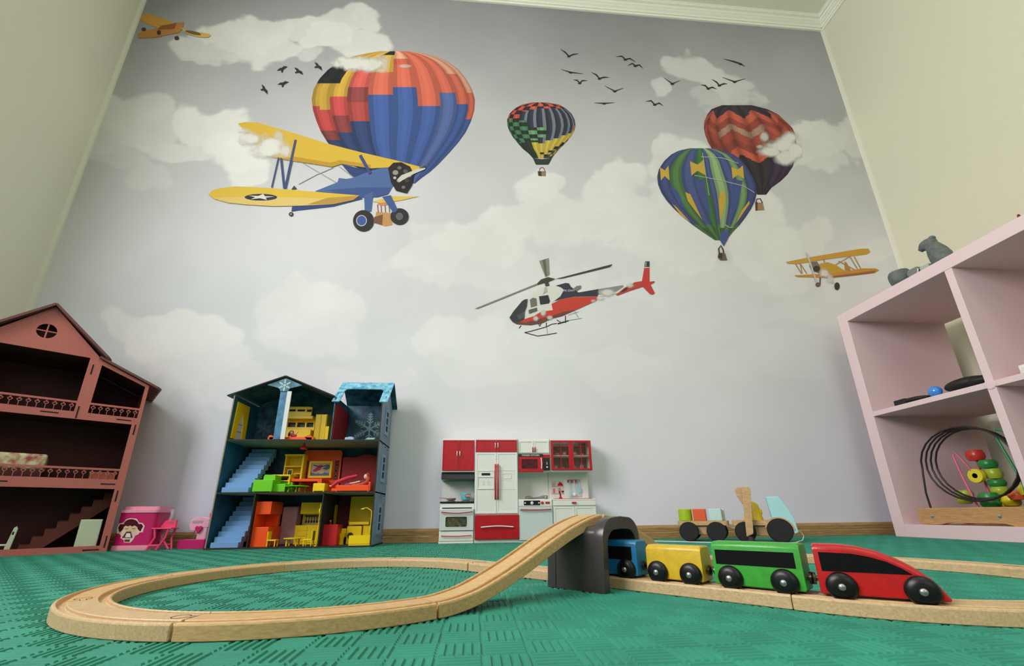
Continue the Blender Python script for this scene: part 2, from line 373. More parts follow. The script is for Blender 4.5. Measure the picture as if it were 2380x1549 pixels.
# --- the large striped balloon
def c1(g, x, y, f):
    B = [[(205, YEL), (340, BLK if x > 935 else YEL), (505 if f < .4 else 535, YEL), (690, RED), (760, BRN), (9e9, NAV)],
         [(210, YEL), (330, BLK if f < .35 else YEL), (440, YEL), (572, RED), (700, BRN), (9e9, NAV)], [(240, YEL), (360, (214, 92, 82)), (480, BRN), (620, (176, 74, 68)), (9e9, NAV)],
         [(125, BLK), (250, YEL), (418, ORA), (9e9, BLU)], [(150, YEL if y > 500 else PCH), (200, (200, 92, 74)), (360, ORA), (9e9, BLU)], [(500, ORA), (9e9, BLU)], [(402, ORA), (9e9, (84, 104, 160))], [(270, PCH), (492, ORA), (9e9, BLU)], [(410, PCH), (600, ORA), (9e9, BLU)]][g]
    return next(c for t, c in B if y < t)
rows1 = [(95,1400,1620),(112,1290,1730),(135,1190,1815),(170,1100,1900),(230,1012,1985),(300,945,2042),(380,900,2088),(460,885,2110),(540,896,2105),(620,922,2080),(700,955,2042),(780,1005,1985),(860,1080,1915),(940,1170,1840),(1000,1290,1775),(1050,1440,1705),(1088,1610,1660)]
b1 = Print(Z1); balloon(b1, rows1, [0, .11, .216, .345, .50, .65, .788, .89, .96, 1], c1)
big = b1.build('hot_air_balloon_print', wall_back, PG, label='large printed balloon in red, orange and blue stripes behind the biplane')
b = Print(Z1); b.poly([(1370,1300),(1485,1310),(1492,1400),(1440,1410),(1355,1385)], (196,146,92)).poly([(1355,1340),(1420,1320),(1415,1400),(1355,1385)], (120,84,60), 1)
for x in (1385, 1410, 1440, 1470): b.poly(stroke([(x, 1305), (x-5, 1245)], 7), (150, 90, 70), 1)
b.poly(ell(1420, 1240, 38, 14), (214, 130, 100), 1); b.build('basket', big, PG)
# --- the checkered balloon
def c2(g, x, y, f):
    k = int((y-543)//34)
    if g <= 1 or (g == 2 and y > 640) or (g == 3 and y > 700) or (g in (4, 5) and y > 760 and y < 880-(g-4)*40):
        if y < 690-g*0: 
            return (200, 84, 64) if (k+g) % 2 else (44, 42, 44)
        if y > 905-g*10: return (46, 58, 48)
        return ((74, 128, 84), (110, 160, 110))[g > 3] if (k+g) % 2 else (42, 52, 46)
    if y < 590 or (g < 6 and y < 640-(g-2)*18): return (204, 88, 66) if (k+g) % 2 else (48, 44, 48)
    yb = 870-(g-6)*22; 
    if g >= 5 and y > yb+130-(g-6)*6: return (188, 170, 70) if y < 1000 and (k+g) % 2 else (60, 76, 56)
    if g >= 5 and y > yb+78: return (44, 42, 40) if (k+g) % 2 else (206, 182, 78)
    if y > yb or (g < 5 and y > 880): return (208, 182, 74)
    if g == 10 and y > 735: return (210, 92, 60)
    return (128, 132, 146) if f > .8 else (52, 54, 66)
rows2 = [(543,330,430),(560,240,540),(590,175,600),(640,125,655),(690,105,680),(740,107,688),(790,125,675),(840,155,645),(890,195,600),(940,240,550),(980,290,515),(1020,325,485)]
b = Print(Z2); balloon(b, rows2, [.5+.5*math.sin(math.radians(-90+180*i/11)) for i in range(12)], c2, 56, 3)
b.poly([(325,1020),(400,1028),(485,1020),(470,1052),(455,1074),(350,1074),(338,1050)], (52, 58, 50), 1)
chk = b.build('hot_air_balloon_print', wall_back, PG, label='small printed balloon with red, green and yellow checks')
b = Print(Z2); b.poly([(365,1130),(435,1128),(434,1172),(370,1168)], (150,122,86)).poly([(365,1130),(395,1130),(398,1172),(370,1168)], (70,60,50), 1)
b.poly(stroke([(378,1132),(385,1104),(405,1096),(418,1106),(426,1130)], 7), (110, 104, 100), 1); b.build('basket', chk, PG)
# --- the red and black balloon behind
def c3(g, x, y, f):
    zz = abs(f-.5)*2; up = g % 2; s = (zz if up else 1-zz)*0 + (f if up else 1-f)
    d = y-70*s
    if d < 110: return (58, 52, 58)
    if d < 165: return (190, 90, 70)
    if d < 215: return (150, 68, 58)
    if d < 262: return ((168, 132, 112), (178, 84, 66))[g < 2 or g > 4]
    if d < 330: return (160, 74, 62)
    if d < 390: return (140, 66, 58)
    if d < 450: return (200, 92, 68)
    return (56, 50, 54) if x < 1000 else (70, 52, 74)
rows3 = [(80,640,860),(110,560,980),(150,530,1060),(200,507,1115),(250,503,1165),(300,512,1190),(360,535,1195),(420,570,1195),(480,620,1190),(540,680,1170),(600,740,1130),(650,800,1080),(700,870,1010),(752,905,970)]
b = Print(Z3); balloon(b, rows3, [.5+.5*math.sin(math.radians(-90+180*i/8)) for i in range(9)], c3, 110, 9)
redb = b.build('hot_air_balloon_print', wall_back, PG, label='printed dark red chevron balloon partly hidden by the green one')
b = Print(Z3); b.poly([(887,810),(945,812),(958,868),(890,872)], (166,128,86)).poly([(887,810),(905,808),(905,872),(890,872)], (84,64,48), 1)
b.poly(stroke([(892,815),(900,785),(925,782),(942,815)], 8), (70, 66, 62), 1); b.build('basket', redb, PG)
# --- the green and blue balloon
GRN = (84, 124, 72); LGR = (140, 170, 116); BL4 = (74, 84, 132)
def c4(g, x, y, f):
    if g in (0, 2, 4, 6, 8): return (BL4 if y < 980 else GRN)
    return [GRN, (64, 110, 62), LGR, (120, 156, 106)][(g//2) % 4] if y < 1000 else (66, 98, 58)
rows4 = [(405,400,560),(420,320,640),(450,260,720),(500,205,790),(560,165,835),(620,152,870),(680,160,893),(740,185,898),(800,225,885),(860,280,855),(920,345,815),(980,420,770),(1030,490,720),(1070,550,690),(1094,585,650)]
e4 = [0, .13, .25, .40, .52, .58, .70, .82, .90, 1]
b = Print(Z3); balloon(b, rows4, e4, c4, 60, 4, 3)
for x, y, w_, h in ((455,550,58,60),(208,592,36,56),(755,585,48,50)):
    b.poly([(x-w_,y-h*.8),(x,y-h*.35),(x+w_*.8,y-h),(x+w_,y+h),(x,y+h*.4),(x-w_*.8,y+h)], (206,168,66), 4)
for p in ([(362,735),(400,750),(490,945),(440,880),(380,800)], [(625,730),(650,725),(668,770),(645,880),(625,960),(612,800)], [(840,800),(845,820),(790,900),(740,975),(780,880)], [(262,820),(300,850),(400,960),(330,910)]): b.poly(p, (200,164,62), 4)
for p in ([(240,690),(300,720),(370,880),(310,820)], [(430,640),(500,640),(545,870),(550,930),(480,800)], [(720,640),(790,650),(760,820),(705,950),(715,800)]): b.poly(p, (70,82,134), 4)
b.poly([(628,1040),(690,1010),(684,1080),(650,1142),(622,1096)], (72, 84, 140), 4)
for p in ([(480,470),(640,480),(760,520)], [(430,610),(620,645),(800,690),(880,740)], [(490,440),(520,640),(540,760)], [(640,970),(690,1000),(720,1000)]): b.poly(stroke(p, 4), (190, 200, 190), 5)
grn = b.build('hot_air_balloon_print', wall_back, PG, label='printed green and blue balloon with yellow bow ties')
b = Print(Z3); b.poly([(612,1190),(662,1195),(676,1245),(625,1246),(606,1225)], (110,92,76), 3).poly([(612,1190),(640,1190),(640,1235),(608,1226)], (66,58,52), 4)
b.poly(stroke([(618,1195),(612,1160),(628,1135),(645,1165),(650,1195)], 10), (70, 62, 58), 4); b.build('basket', grn, PG)

# --- the big yellow and blue biplane
b = Print(Z1); L = 3
b.poly([(1110,945),(1180,960),(1280,985),(1330,1000),(1240,1060),(1190,1040)], NAV, L)
for p in ([(820,935),(1075,1085)], [(940,1018),(1050,970)], [(1090,960),(1210,1050)], [(790,1095),(940,1015)]): b.poly(stroke(p, 5), (150,150,150), L)
b.poly([(740,1262),(1000,1235),(1240,1180),(1270,1205),(1050,1262),(780,1292),(735,1300)], (58,72,120), L)
b.poly([(910,1148),(1080,1080),(1090,1048),(1150,1055),(1200,1045),(1330,995),(1450,960),(1500,1000),(1505,1090),(1460,1170),(1380,1192),(1260,1195),(1100,1165)], (80,104,154), L)
b.poly([(1000,1140),(1250,1120),(1480,1120),(1460,1170),(1380,1192),(1260,1195),(1100,1165)], (62,84,136), L+1)
b.poly([(1280,1180),(1350,1150),(1332,1300),(1285,1300)], (74,98,150), L+2).poly([(1415,1190),(1480,1178),(1532,1290),(1500,1312)], (66,88,142), L+2)
b.poly([(735,1135),(755,1105),(778,1132)], (80,70,50), L)
plane = b.build('biplane_print', wall_back, PG, label='large printed yellow and blue biplane in front of the striped balloon')
b = Print(Z1)
b.poly([(335,640),(390,630),(480,632),(570,660),(760,715),(1000,790),(1250,855),(1530,920),(1700,965),(1640,1012),(1500,968),(1330,978),(1110,945),(1040,968),(900,945),(760,925),(640,905),(545,880),(470,800),(380,690)], (216,178,62), L+3)
b.poly([(640,905),(760,925),(900,945),(1040,968),(1110,945),(1330,978),(1330,950),(1100,915),(1030,935),(760,890)], (188,148,52), L+4)
b.build('upper_wing', plane, PG)
b = Print(Z1)
b.poly([(115,1175),(140,1145),(200,1125),(320,1113),(460,1118),(700,1135),(1000,1160),(1245,1180),(1200,1215),(1050,1247),(800,1258),(600,1262),(400,1250),(260,1235),(160,1208)], (222,186,68), L+3)
b.poly([(150,1200),(300,1192),(700,1195),(1000,1205),(1190,1217),(1050,1247),(800,1258),(600,1262),(400,1250),(260,1235)], (226,196,116), L+4)
b.poly([(850,1250),(1000,1200),(1245,1182),(1200,1215),(1050,1247)], (186,146,70), L+4)
b.poly([(1480,1185),(1690,1186),(1560,1216),(1400,1236),(1340,1225)], (220,186,84), L)
b.build('lower_wing', plane, PG)
b = Print(Z1); b.poly(ell(508, 1195, 122, 25), (54, 54, 60), L+5)
b.poly([(508+cx*(104 if i % 2 == 0 else 42), 1194+cy*(24 if i % 2 == 0 else 9)) for i, (cx, cy) in enumerate([(math.cos(math.radians(-80+36*k)), math.sin(math.radians(-80+36*k))) for k in range(10)])], (228, 222, 214), L+6)
b.build('star_roundel', plane, PG)
b = Print(Z1)
for p, w_ in (([(588,1122),(640,895)], 10), ([(658,900),(682,1130)], 16), ([(690,1128),(768,765)], 18), ([(1250,880),(1328,1018)], 24)): b.poly(stroke(p, w_), (64, 76, 122), L+5)
b.build('strut', plane, PG)
b = Print(Z1); b.poly([(1460,975),(1500,935),(1560,932),(1625,965),(1652,1020),(1640,1100),(1600,1165),(1520,1145),(1480,1080)], (44,40,40), L+4)
for x, y, r, c in ((1515,1010,22,(150,146,140)),(1545,975,16,(110,100,95)),(1590,1000,18,(90,84,80)),(1540,1070,16,(160,155,150)),(1600,1070,18,(70,64,60)),(1575,1120,14,(120,112,104)),(1510,1050,12,(190,186,180)),(1620,1035,14,(130,124,118))): b.poly(ell(x, y, r, r*.85, 12), c, L+5)
b.build('engine', plane, PG)
b = Print(Z1); b.poly([(1530,1060),(1560,1030),(1650,995),(1735,955),(1738,985),(1650,1022),(1545,1082)], (206,200,186), L+6).poly([(1690,980),(1735,955),(1738,975)], (70,70,72), L+7); b.build('propeller', plane, PG)
for x, y, rx, ry, hr, hc in ((1275,1370,78,80,40,(66,90,154)), (1545,1338,68,62,26,(96,96,104)), (733,1321,17,16,8,(150,150,150))):
    b = Print(Z1); b.poly(ell(x, y, rx, ry, 32), (50, 50, 50), L+3).poly(ell(x-14*(hr > 30), y, hr, hr*1.05), (206, 204, 200) if hr > 30 else (120, 118, 116), L+4).poly(ell(x-14*(hr > 30), y, hr*.86, hr*.9), hc, L+5); b.build('wheel', plane, PG)

# --- the helicopter
b = Print(Z4); L = 1
b.poly([(680,810),(720,720),(735,600),(760,545),(860,445),(950,420),(1080,425),(1142,470),(1100,545),(1020,602),(1002,640),(1015,702),(880,722),(800,772)], (228,226,218), L)
b.poly([(1000,632),(1100,580),(1250,552),(1530,545),(1520,592),(1420,640),(1280,702),(1120,772),(1000,802),(900,850),(760,876),(600,866),(545,836),(640,832),(690,805),(800,770),(880,720),(1015,702)], (206,70,58), L+1)
b.poly([(1280,700),(1120,770),(1000,802),(900,850),(760,876),(600,866),(545,836),(700,845),(880,800),(1000,770),(1150,720)], (116,74,60), L+2)
b.poly([(1050,420),(1160,390),(1200,394),(1222,432),(1270,470),(1310,500),(1540,460),(1545,540),(1250,546),(1100,576),(1030,602),(1105,545),(1142,470),(1110,440)], (60,62,74), L+2)
b.poly([(1540,460),(1820,415),(1832,430),(1750,505),(1530,545)], (150,146,142), L+1).poly([(1530,530),(1750,490),(1840,430),(1850,440),(1760,510),(1540,550)], (226,222,214), L+2)
b.poly([(1740,525),(1850,440),(1960,380),(2045,368),(2055,432),(1900,482),(1760,535)], (196,72,62), L+1).poly([(1790,500),(1840,452),(1880,440),(1860,478)], (96,56,52), L+2)
b.poly([(515,790),(560,720),(660,600),(692,580),(725,575),(715,660),(692,720),(686,805),(640,832),(600,850),(545,832)], (62,66,68), L+3)
heli = b.build('helicopter_print', wall_back, PG, label='printed red, white and black helicopter over the toy kitchen')
b = Print(Z4); b.poly([(2040,372),(2068,216),(2128,214),(2128,376),(2185,368),(2186,384),(2140,410),(2190,508),(2160,526),(2130,515),(2050,432)], (208,66,58), L+2)
b.poly([(2068,206),(2078,140),(2128,140),(2128,210)], (60,66,66), L+2).poly([(2080,150),(2096,150),(2092,200),(2076,200)], (150,158,156), L+3).poly([(2066,206),(2128,208),(2128,216),(2066,218)], (226,222,214), L+3); b.build('tail_fin', heli, PG)
for p, c in (([(750,585),(785,560),(825,570),(832,650),(762,672)], (120,116,108)), ([(855,545),(960,530),(982,600),(970,625),(870,640)], (56,58,60)), ([(735,702),(830,674),(836,712),(742,746)], (96,98,98)), ([(600,770),(690,715),(690,785),(620,812)], (84,88,90))):
    b = Print(Z4); b.poly(p, c, L+4); b.build('window', heli, PG)
b = Print(Z4); b.poly([(115,685),(850,388),(862,402),(150,688)], (140,136,126), L+3).poly([(1040,345),(1682,178),(1702,174),(1672,206),(1130,337)], (72,68,56), L+3).poly([(858,136),(966,103),(976,290),(930,322)], (140,138,124), L+3)
b.poly([(895,130),(930,118),(945,300),(930,320)], (104,100,88), L+4)
b.poly([(880,350),(960,324),(1042,343),(962,380),(975,422),(930,430),(920,387),(842,412),(834,396)], (74,70,60), L+4).poly([(900,520),(925,440),(945,440),(950,490)], (190,186,176), L+3); b.build('rotor', heli, PG)
b = Print(Z4); b.poly([(1252,455),(1290,425),(1342,420),(1335,455),(1285,482)], (128,122,112), L+4); b.build('exhaust', heli, PG)
b = Print(Z4)
for p, w_ in (([(690,960),(760,945),(940,895),(1000,865),(1060,855)], 9), ([(690,960),(840,1000),(950,985),(1060,965)], 9), ([(940,845),(940,900)], 9), ([(945,900),(955,985)], 4), ([(1160,765),(1160,850)], 10), ([(1070,860),(1190,825)], 14), ([(1060,815),(1120,850),(1200,820)], 9), ([(1190,760),(1310,720)], 5), ([(1250,690),(1310,790)], 6), ([(1200,820),(1350,795)], 5), ([(845,850),(865,888),(880,850)], 12), ([(625,912),(650,880)], 9)): b.poly(stroke(p, w_), (60,56,54) if w_ > 6 else (150,148,146), L)
b.build('skid', heli, PG)
vs, fs = text_tris('PK-DAM', 34); b = Print(Z4); b.tris([(1202+v[0], 480-v[1]-.03*v[0]) for v in vs], fs, (222, 222, 218), L+4); b.build('lettering', heli, PG, label='white lettering PK-DAM')

# --- the yellow biplanes and the birds
b = Print(Z3); L = 1; Y6 = (210, 158, 62)
for p in ([(1190,1272),(1235,1345)], [(1225,1270),(1275,1345)], [(1240,1345),(1225,1272)], [(1600,1222),(1655,1312)], [(1630,1218),(1680,1310)], [(1480,1285),(1600,1215)], [(1510,1250),(1640,1320)], [(1400,1240),(1410,1265)]): b.poly(stroke(p, 7), (176,140,86), L)
b.poly([(1372,1270),(1430,1260),(1490,1280),(1560,1325),(1450,1372),(1370,1347),(1338,1310)], (202,158,58), L+1).poly([(1555,1255),(1570,1260),(1602,1320),(1560,1322)], (190,132,52), L+1)
b.poly([(1300,1260),(1350,1254),(1376,1300),(1366,1342),(1310,1322),(1293,1290)], (126,112,100), L+2).poly(ell(1345,1310,26,22,14), (66,58,54), L+3)
sp = b.build('biplane_print', wall_back, PG, label='small printed yellow biplane beside the pink shelf')
b = Print(Z3); b.poly([(1117,1258),(1280,1225),(1680,1158),(1735,1158),(1750,1182),(1722,1200),(1400,1240),(1200,1273),(1130,1270)], Y6, L+2); b.build('upper_wing', sp, PG)
b = Print(Z3); b.poly([(1180,1358),(1330,1350),(1480,1340),(1700,1306),(1790,1306),(1816,1320),(1780,1340),(1600,1362),(1450,1377),(1200,1370)], (204,146,58), L+2).poly([(1450,1366),(1700,1335),(1790,1322),(1780,1340),(1600,1362),(1450,1377)], (168,96,60), L+3); b.build('lower_wing', sp, PG)
b = Print(Z3); b.poly([(1263,1185),(1282,1200),(1352,1412),(1338,1406)], (206,202,192), L+4); b.build('propeller', sp, PG)
b = Print(Z3); b.poly(stroke([(1425,1350),(1475,1420)], 16), (214,206,190), L+1).poly(stroke([(1375,1360),(1372,1425)], 12), (120,104,96), L+1).poly(ell(1500,1440,20,29), (62,58,52), L+2).poly(ell(1357,1428,19,17), (120,92,80), L+2); b.build('wheel', sp, PG)
b = Print(Z5); b.poly([(470,150),(520,115),(640,155),(740,190),(765,218),(640,252),(560,220),(470,175)], (206,150,62), 1)
b.poly([(440,290),(500,270),(640,240),(760,198),(842,192),(830,245),(800,285),(720,298),(600,325),(450,330)], (186,126,62), 2).poly([(640,225),(780,200),(760,250),(620,258)], (146,86,48), 3)
b.poly([(815,240),(900,268),(1060,294),(1074,310),(1040,327),(960,322),(860,292)], (214,178,96), 3).poly(ell(920, 285, 70, 14, 20, rot=.22), (110,92,52), 4)
b.poly(ell(780,330,20,17), (74,54,50), 4).poly(ell(627,284,17,20), (70,46,40), 4).poly(ell(498,256,20,16), (90,56,44), 4)
b.build('biplane_print', wall_back, PG, label='printed yellow aeroplane cut off at the upper left corner')
BIRDS = [[(555,88),(600,118),(630,150),(672,134),(712,130)],[(1030,155),(1080,150),(1110,178),(1150,170),(1198,200)],[(1130,230),(1170,212),(1195,232),(1230,225),(1262,255)],[(562,262),(645,288),(750,300)],[(820,288),(862,308),(890,340),(930,330),(972,330)],[(668,352),(700,355),(722,378),(745,358),(788,358)],[(935,403),(1020,448),(1095,422)],[(845,548),(930,552),(1020,546)],[(1280,535),(1330,530),(1360,562),(1400,550),(1433,574)],[(1438,333),(1510,385),(1575,358)],[(1752,393),(1790,400),(1815,425),(1850,415),(1888,430)],[(1848,348),(1885,370),(1910,398),(1950,385),(1978,385)],[(1935,330),(2040,368),(2130,342)],[(1945,173),(2030,195),(2090,215),(2130,238)]]
for i, p in enumerate(BIRDS):
    b = Print(Z2); n = len(p); b.poly(stroke(p, [2]+[12]*(n-2)+[2]), (50, 46, 42), 1); c = p[n//2]; b.poly(ell(c[0], c[1]+3, 15, 8, 12), (46, 42, 38), 2)
    b.build('bird_print', wall_back, PG)
for cx, cy, r in ((1682,592,-.5),(1822,612,.55),(1990,570,.7),(1690,718,-.35),(1530,768,.9)):
    R = lambda x, y: (cx+x*math.cos(r)-y*math.sin(r), cy+x*math.sin(r)+y*math.cos(r))
    b = Print(Z5); b.poly([R(*q) for q in ((-50,-8),(-18,-16),(0,-10),(24,-14),(52,6),(24,10),(6,12),(-10,30),(-22,26),(-14,8))], (46, 46, 42), 1); b.build('bird_print', wall_back, PG)

# --- printed cloud wisps that cover parts of the balloons and aircraft
def wisp(blobs, x0, x1, y0, y1, place, nx, ny, layer, seed):
    gx, gy = np.meshgrid(np.linspace(x0, x1, nx), np.linspace(y0, y1, ny)); sc = 6./(y1-y0)
    n = fbm(gx*sc*.8+seed, gy*sc*.8+2*seed, 4); a = np.zeros_like(gx)
    for cx, cy, rx, ry, op in blobs:
        d = np.sqrt(((gx-cx)/rx)**2+((gy-cy)/ry)**2); t = np.clip((1.15-d+.9*n)/.75, 0, 1); a = np.maximum(a, op*t*t*(3-2*t))
    b = Print(place); v = []
    for j in range(ny):
        for i in range(nx): v.append(place(gx[j, i], gy[j, i], layer))
    me = bpy.data.meshes.new('cloud_wisp_print'); ii = np.arange(nx*ny).reshape(ny, nx)
    keep = np.maximum.reduce([a[:-1, :-1], a[1:, :-1], a[:-1, 1:], a[1:, 1:]]) > .01
    Fq = np.stack([ii[:-1, :-1], ii[:-1, 1:], ii[1:, 1:], ii[1:, :-1]], -1)[keep]
    me.from_pydata(v, [], Fq.tolist()); ca = me.color_attributes.new('Col', 'FLOAT_COLOR', 'POINT'); cc = np.ones((nx*ny, 4), np.float32)
    cc[:, :3] = np.clip(lin((214, 213, 206))*PG, 0, 1); cc[:, 3] = a.ravel(); ca.data.foreach_set('color', cc.ravel())
    me.materials.append(attr_mat('cloud_ink', .8, True, .15)); o = bpy.data.objects.new('cloud_wisp_print', me); C.objects.link(o); o.parent = wall_back; WM[o] = Matrix()
wisp([(1200,190,230,55,.95),(1330,200,120,60,.9),(1420,180,60,60,.6),(1580,210,60,16,.5),(1400,240,50,30,.5)], 900, 1700, 90, 320, Z1, 130, 60, 3, 4)
wisp([(440,760,110,60,.95),(560,830,160,80,.95),(640,740,40,40,.6),(690,850,60,60,.8),(390,700,60,25,.6),(600,790,80,40,.9)], 300, 800, 620, 960, Z1, 110, 80, 9, 9)
wisp([(1090,380,130,70,1),(1150,330,90,60,1),(1000,430,110,45,.95),(1130,470,110,70,.95),(960,320,40,40,.7),(1180,420,70,90,1),(920,395,30,16,.6)], 840, 1240, 230, 640, Z3, 110, 100, 3, 13)
wisp([(1640,500,110,45,.9),(1900,420,60,35,.75),(1560,570,50,30,.8),(900,740,40,40,.8),(820,800,40,40,.8),(980,790,40,26,.7),(1480,600,40,20,.5)], 740, 2000, 360, 860, Z4, 160, 80, 7, 21)
wisp([(1400,1340,40,40,.9),(1440,1390,30,40,.7)], 1340, 1500, 1280, 1460, Z3, 50, 50, 7, 5)

# ------------------------------------------------------------------ floor mat with basket-weave ridges
M_mat = mat('green_foam', (46, 136, 114), .62, noise=.05, nscale=14, bump=.25, bscale=900, spec=.3)
fm = thing('floor_mat', 'green foam play mat with basket-weave ridges covering the whole floor', 'mat', (.14, .3, -.0075))
obj('mat_base', MB().box(RX0+.016, RX1-.016, RY0+.016, RY1-.0145, -.0075, -.0012), M_mat, fm)
S = .0285; gx0, gy0 = RX0+.018, RY1-.0165; nX = int((RX1-RX0-.036)/S); nY = int((RY1-.016-.12)/S)
vs = []; fs = []; pitch = S/5
prof = [(-.0021, 0.), (-.0012, 1.), (.0012, 1.), (.0021, 0.)]
for j in range(nY):
    for i in range(nX):
        cx, cy = gx0+(i+.5)*S, gy0-(j+.5)*S
        for k in range(5):
            o_ = (k-2)*pitch; hl = S/2-.0012; n = len(vs)
            for e in (-1, 1):
                for a, h in prof:
                    l = e*(hl-(.0008 if h else 0)); z = -.0012+.0013*h-.0001
                    vs.append((cx+o_+a, cy+l, z) if (i+j) % 2 else (cx+l, cy+o_+a, z))
            fs += [(n, n+1, n+5, n+4), (n+1, n+2, n+6, n+5), (n+2, n+3, n+7, n+6), (n, n+3, n+2, n+1), (n+4, n+5, n+6, n+7)]
me = bpy.data.meshes.new('mat_ridges'); I_ = WM[fm].inverted().translation
va = np.array(vs, np.float64)+np.array(I_); fa = np.array(fs)
me.from_pydata(va.tolist(), [], fs); me.materials.append(M_mat)
bm = bmesh.new(); bm.from_mesh(me); bmesh.ops.recalc_face_normals(bm, faces=bm.faces); bm.to_mesh(me); bm.free()
o_ = bpy.data.objects.new('mat_ridges', me); C.objects.link(o_); o_.parent = fm; o_['kind'] = 'stuff'

# ------------------------------------------------------------------ wooden railway
M_trk = wood('beech_track', (212, 176, 124), (186, 150, 100), (14, 60, 60), .5, 9, .1)
M_trk2 = wood('pale_beech_track', (208, 180, 138), (184, 154, 112), (60, 14, 60), .5, 9, .1)
M_gap = mat('joint_shadow_brown', (66, 46, 28), .8)
SEC = [(-.020, 0), (-.020, .0108), (-.0188, .012), (-.0165, .012), (-.0165, .0088), (-.0105, .0088), (-.0105, .012), (.0105, .012), (.0105, .0088), (.0165, .0088), (.0165, .012), (.0188, .012), (.020, .0108), (.020, 0)]
def sweep(path, sec=SEC):
    """path: list of (x, y, z_bottom); section swept upright along it"""
    mb = MB(); P = [Vector(p) for p in path]; n = len(P); m = len(sec); vs = []; fs = []
    for i, p in enumerate(P):
        d = (P[min(i+1, n-1)]-P[max(i-1, 0)]).normalized(); side = Vector((d.y, -d.x, 0)).normalized(); up = side.cross(d)
        for a, h in sec: vs.append(p+side*a+up*h)
    for i in range(n-1):
        for k in range(m): k2 = (k+1) % m; fs.append((i*m+k, i*m+k2, (i+1)*m+k2, (i+1)*m+k))
    mb.add(vs, fs)
    for base in (0, (n-1)*m):
        tri = tessellate_polygon([[Vector((a, h, 0)) for a, h in sec]]); mb.f += [tuple(base+i for i in t) for t in tri]; mb.c += [None]*len(tri)
    return mb
def track(label, path, m, peg=True):
    # trims a hair off each end so that the joints read as gaps
    P = [Vector(p) for p in path]; d0 = (P[1]-P[0]).normalized(); d1 = (P[-1]-P[-2]).normalized(); P[0] = P[0]+d0*.0006; P[-1] = P[-1]-d1*.0006
    mid = P[len(P)//2]
    t = thing('train_track', label, 'train track', (mid.x, mid.y, 0), 0, 'wooden railway pieces')
    obj('rail_body', sweep(P), m, t, bevel=.0007, seg=1)
    if peg:   # the round peg of this piece seen from above in the neighbour's socket: a jigsaw outline
        s_ = Vector((d1.y, -d1.x, 0)); e = P[-1]+Vector((0, 0, .0121)); q = lambda f, l: tuple(e+d1*f+s_*l)
        mb = MB(); ring = [(-.001+.0, .0022), (.006, .0022)]+[(.0105+.0062*math.cos(t_), .0062*math.sin(t_)) for t_ in np.linspace(2.6, -2.6, 16)]+[(.006, -.0022), (-.001, -.0022)]
        out = stroke(ring, .0009); mb.add([q(f, l) for f, l in out], [(i, i+1, len(out)-2-i, len(out)-1-i) for i in range(len(ring)-1)])
        mb.v = [(x, y, z) for x, y, z in mb.v]; obj('peg_outline', mb, M_gap, t)
    return t
CL = (-.1722, .5976); RL = .2225
def arc(c, r0, r1, a0, a1, n=14): return [(c[0]+(r0+(r1-r0)*i/n)*math.cos(math.radians(a0+(a1-a0)*i/n)), c[1]+(r0+(r1-r0)*i/n)*math.sin(math.radians(a0+(a1-a0)*i/n)), 0) for i in range(n+1)]
LBL = ['curved track piece at the foot of the bridge, nearest the camera', 'curved track piece at the left tip of the left loop, front half', 'curved track piece at the left tip of the left loop, back half', 'curved track piece at the back left of the left loop', 'curved track piece at the back middle of the left loop', 'curved track piece at the back right of the left loop']
for k in range(6):
    a0 = -53.5-45*k; track(LBL[k], arc(CL, RL, RL, a0, a0-45), M_trk if k in (0, 2, 3) else M_trk2)
P0 = Vector((.0069, .7303, 0)); D2 = Vector((.66, -.751, 0)).normalized(); N2 = Vector((-D2.y, D2.x, 0))
line = lambda s0, s1, n=6: [tuple(P0+D2*(s0+(s1-s0)*i/n)) for i in range(n+1)]
track('straight track piece running from the left loop into the tunnel', line(0, .215), M_trk2)
track('straight track piece under the yellow and green train cars', line(.215, .4295), M_trk2)
CR = (.452, .548); RR = lambda a: float(np.interp(a, [221, 280, 350, 380, 420, 491], [.2142, .225, .232, .216, .21, .19]))
LBR = ['curved track piece under the red train engine', 'curved track piece past the engine at the right edge', 'curved track piece of the right loop outside the frame on the right', 'curved track piece of the right loop at the right edge, behind the engine', 'curved track piece behind the green and red cars', 'curved track piece joining the back end of the bridge']
for k in range(6):
    a0 = 221+45*k; track(LBR[k], [(CR[0]+RR(a)*math.cos(math.radians(a)), CR[1]+RR(a)*math.sin(math.radians(a)), 0) for a in np.linspace(a0, a0+45, 15)], M_trk2)
# the bridge: two S-shaped ramps meeting on a black plastic support
B0 = Vector((-.0398, .4191, 0)); DB = Vector((.804, .595, 0)).normalized(); LB = .2285
PT = [(0, 0), (.02, .0012), (.05, .0070), (.10, .0245), (.15, .0455), (.19, .0600), (.2285, .0685)]
def bz(t):
    t = abs(t); ts = [p[0] for p in PT]; zs_ = [p[1] for p in PT]; n = len(ts)
    d = [0]+[(zs_[i+1]-zs_[i-1])/(ts[i+1]-ts[i-1]) for i in range(1, n-1)]+[.10]
    i = min(max(np.searchsorted(ts, t)-1, 0), n-2); h = ts[i+1]-ts[i]; s = (t-ts[i])/h
    return (2*s**3-3*s**2+1)*zs_[i]+(s**3-2*s**2+s)*h*d[i]+(-2*s**3+3*s**2)*zs_[i+1]+(s**3-s**2)*h*d[i+1]
ramp = lambda a, b, n=36: [tuple(B0+DB*(a+(b-a)*i/n)+Vector((0, 0, bz(LB-abs(LB-(a+(b-a)*i/n)))))) for i in range(n+1)]
track('wooden bridge ramp rising from the front left to the tunnel top', ramp(0, LB), M_trk, False)
track('wooden bridge ramp descending behind the tunnel to the right', ramp(LB, 2*LB), M_trk, False)
SC = B0+DB*LB+D2*.003
M_sup = mat('dark_grey_plastic', (62, 58, 58), .28, spec=.5)
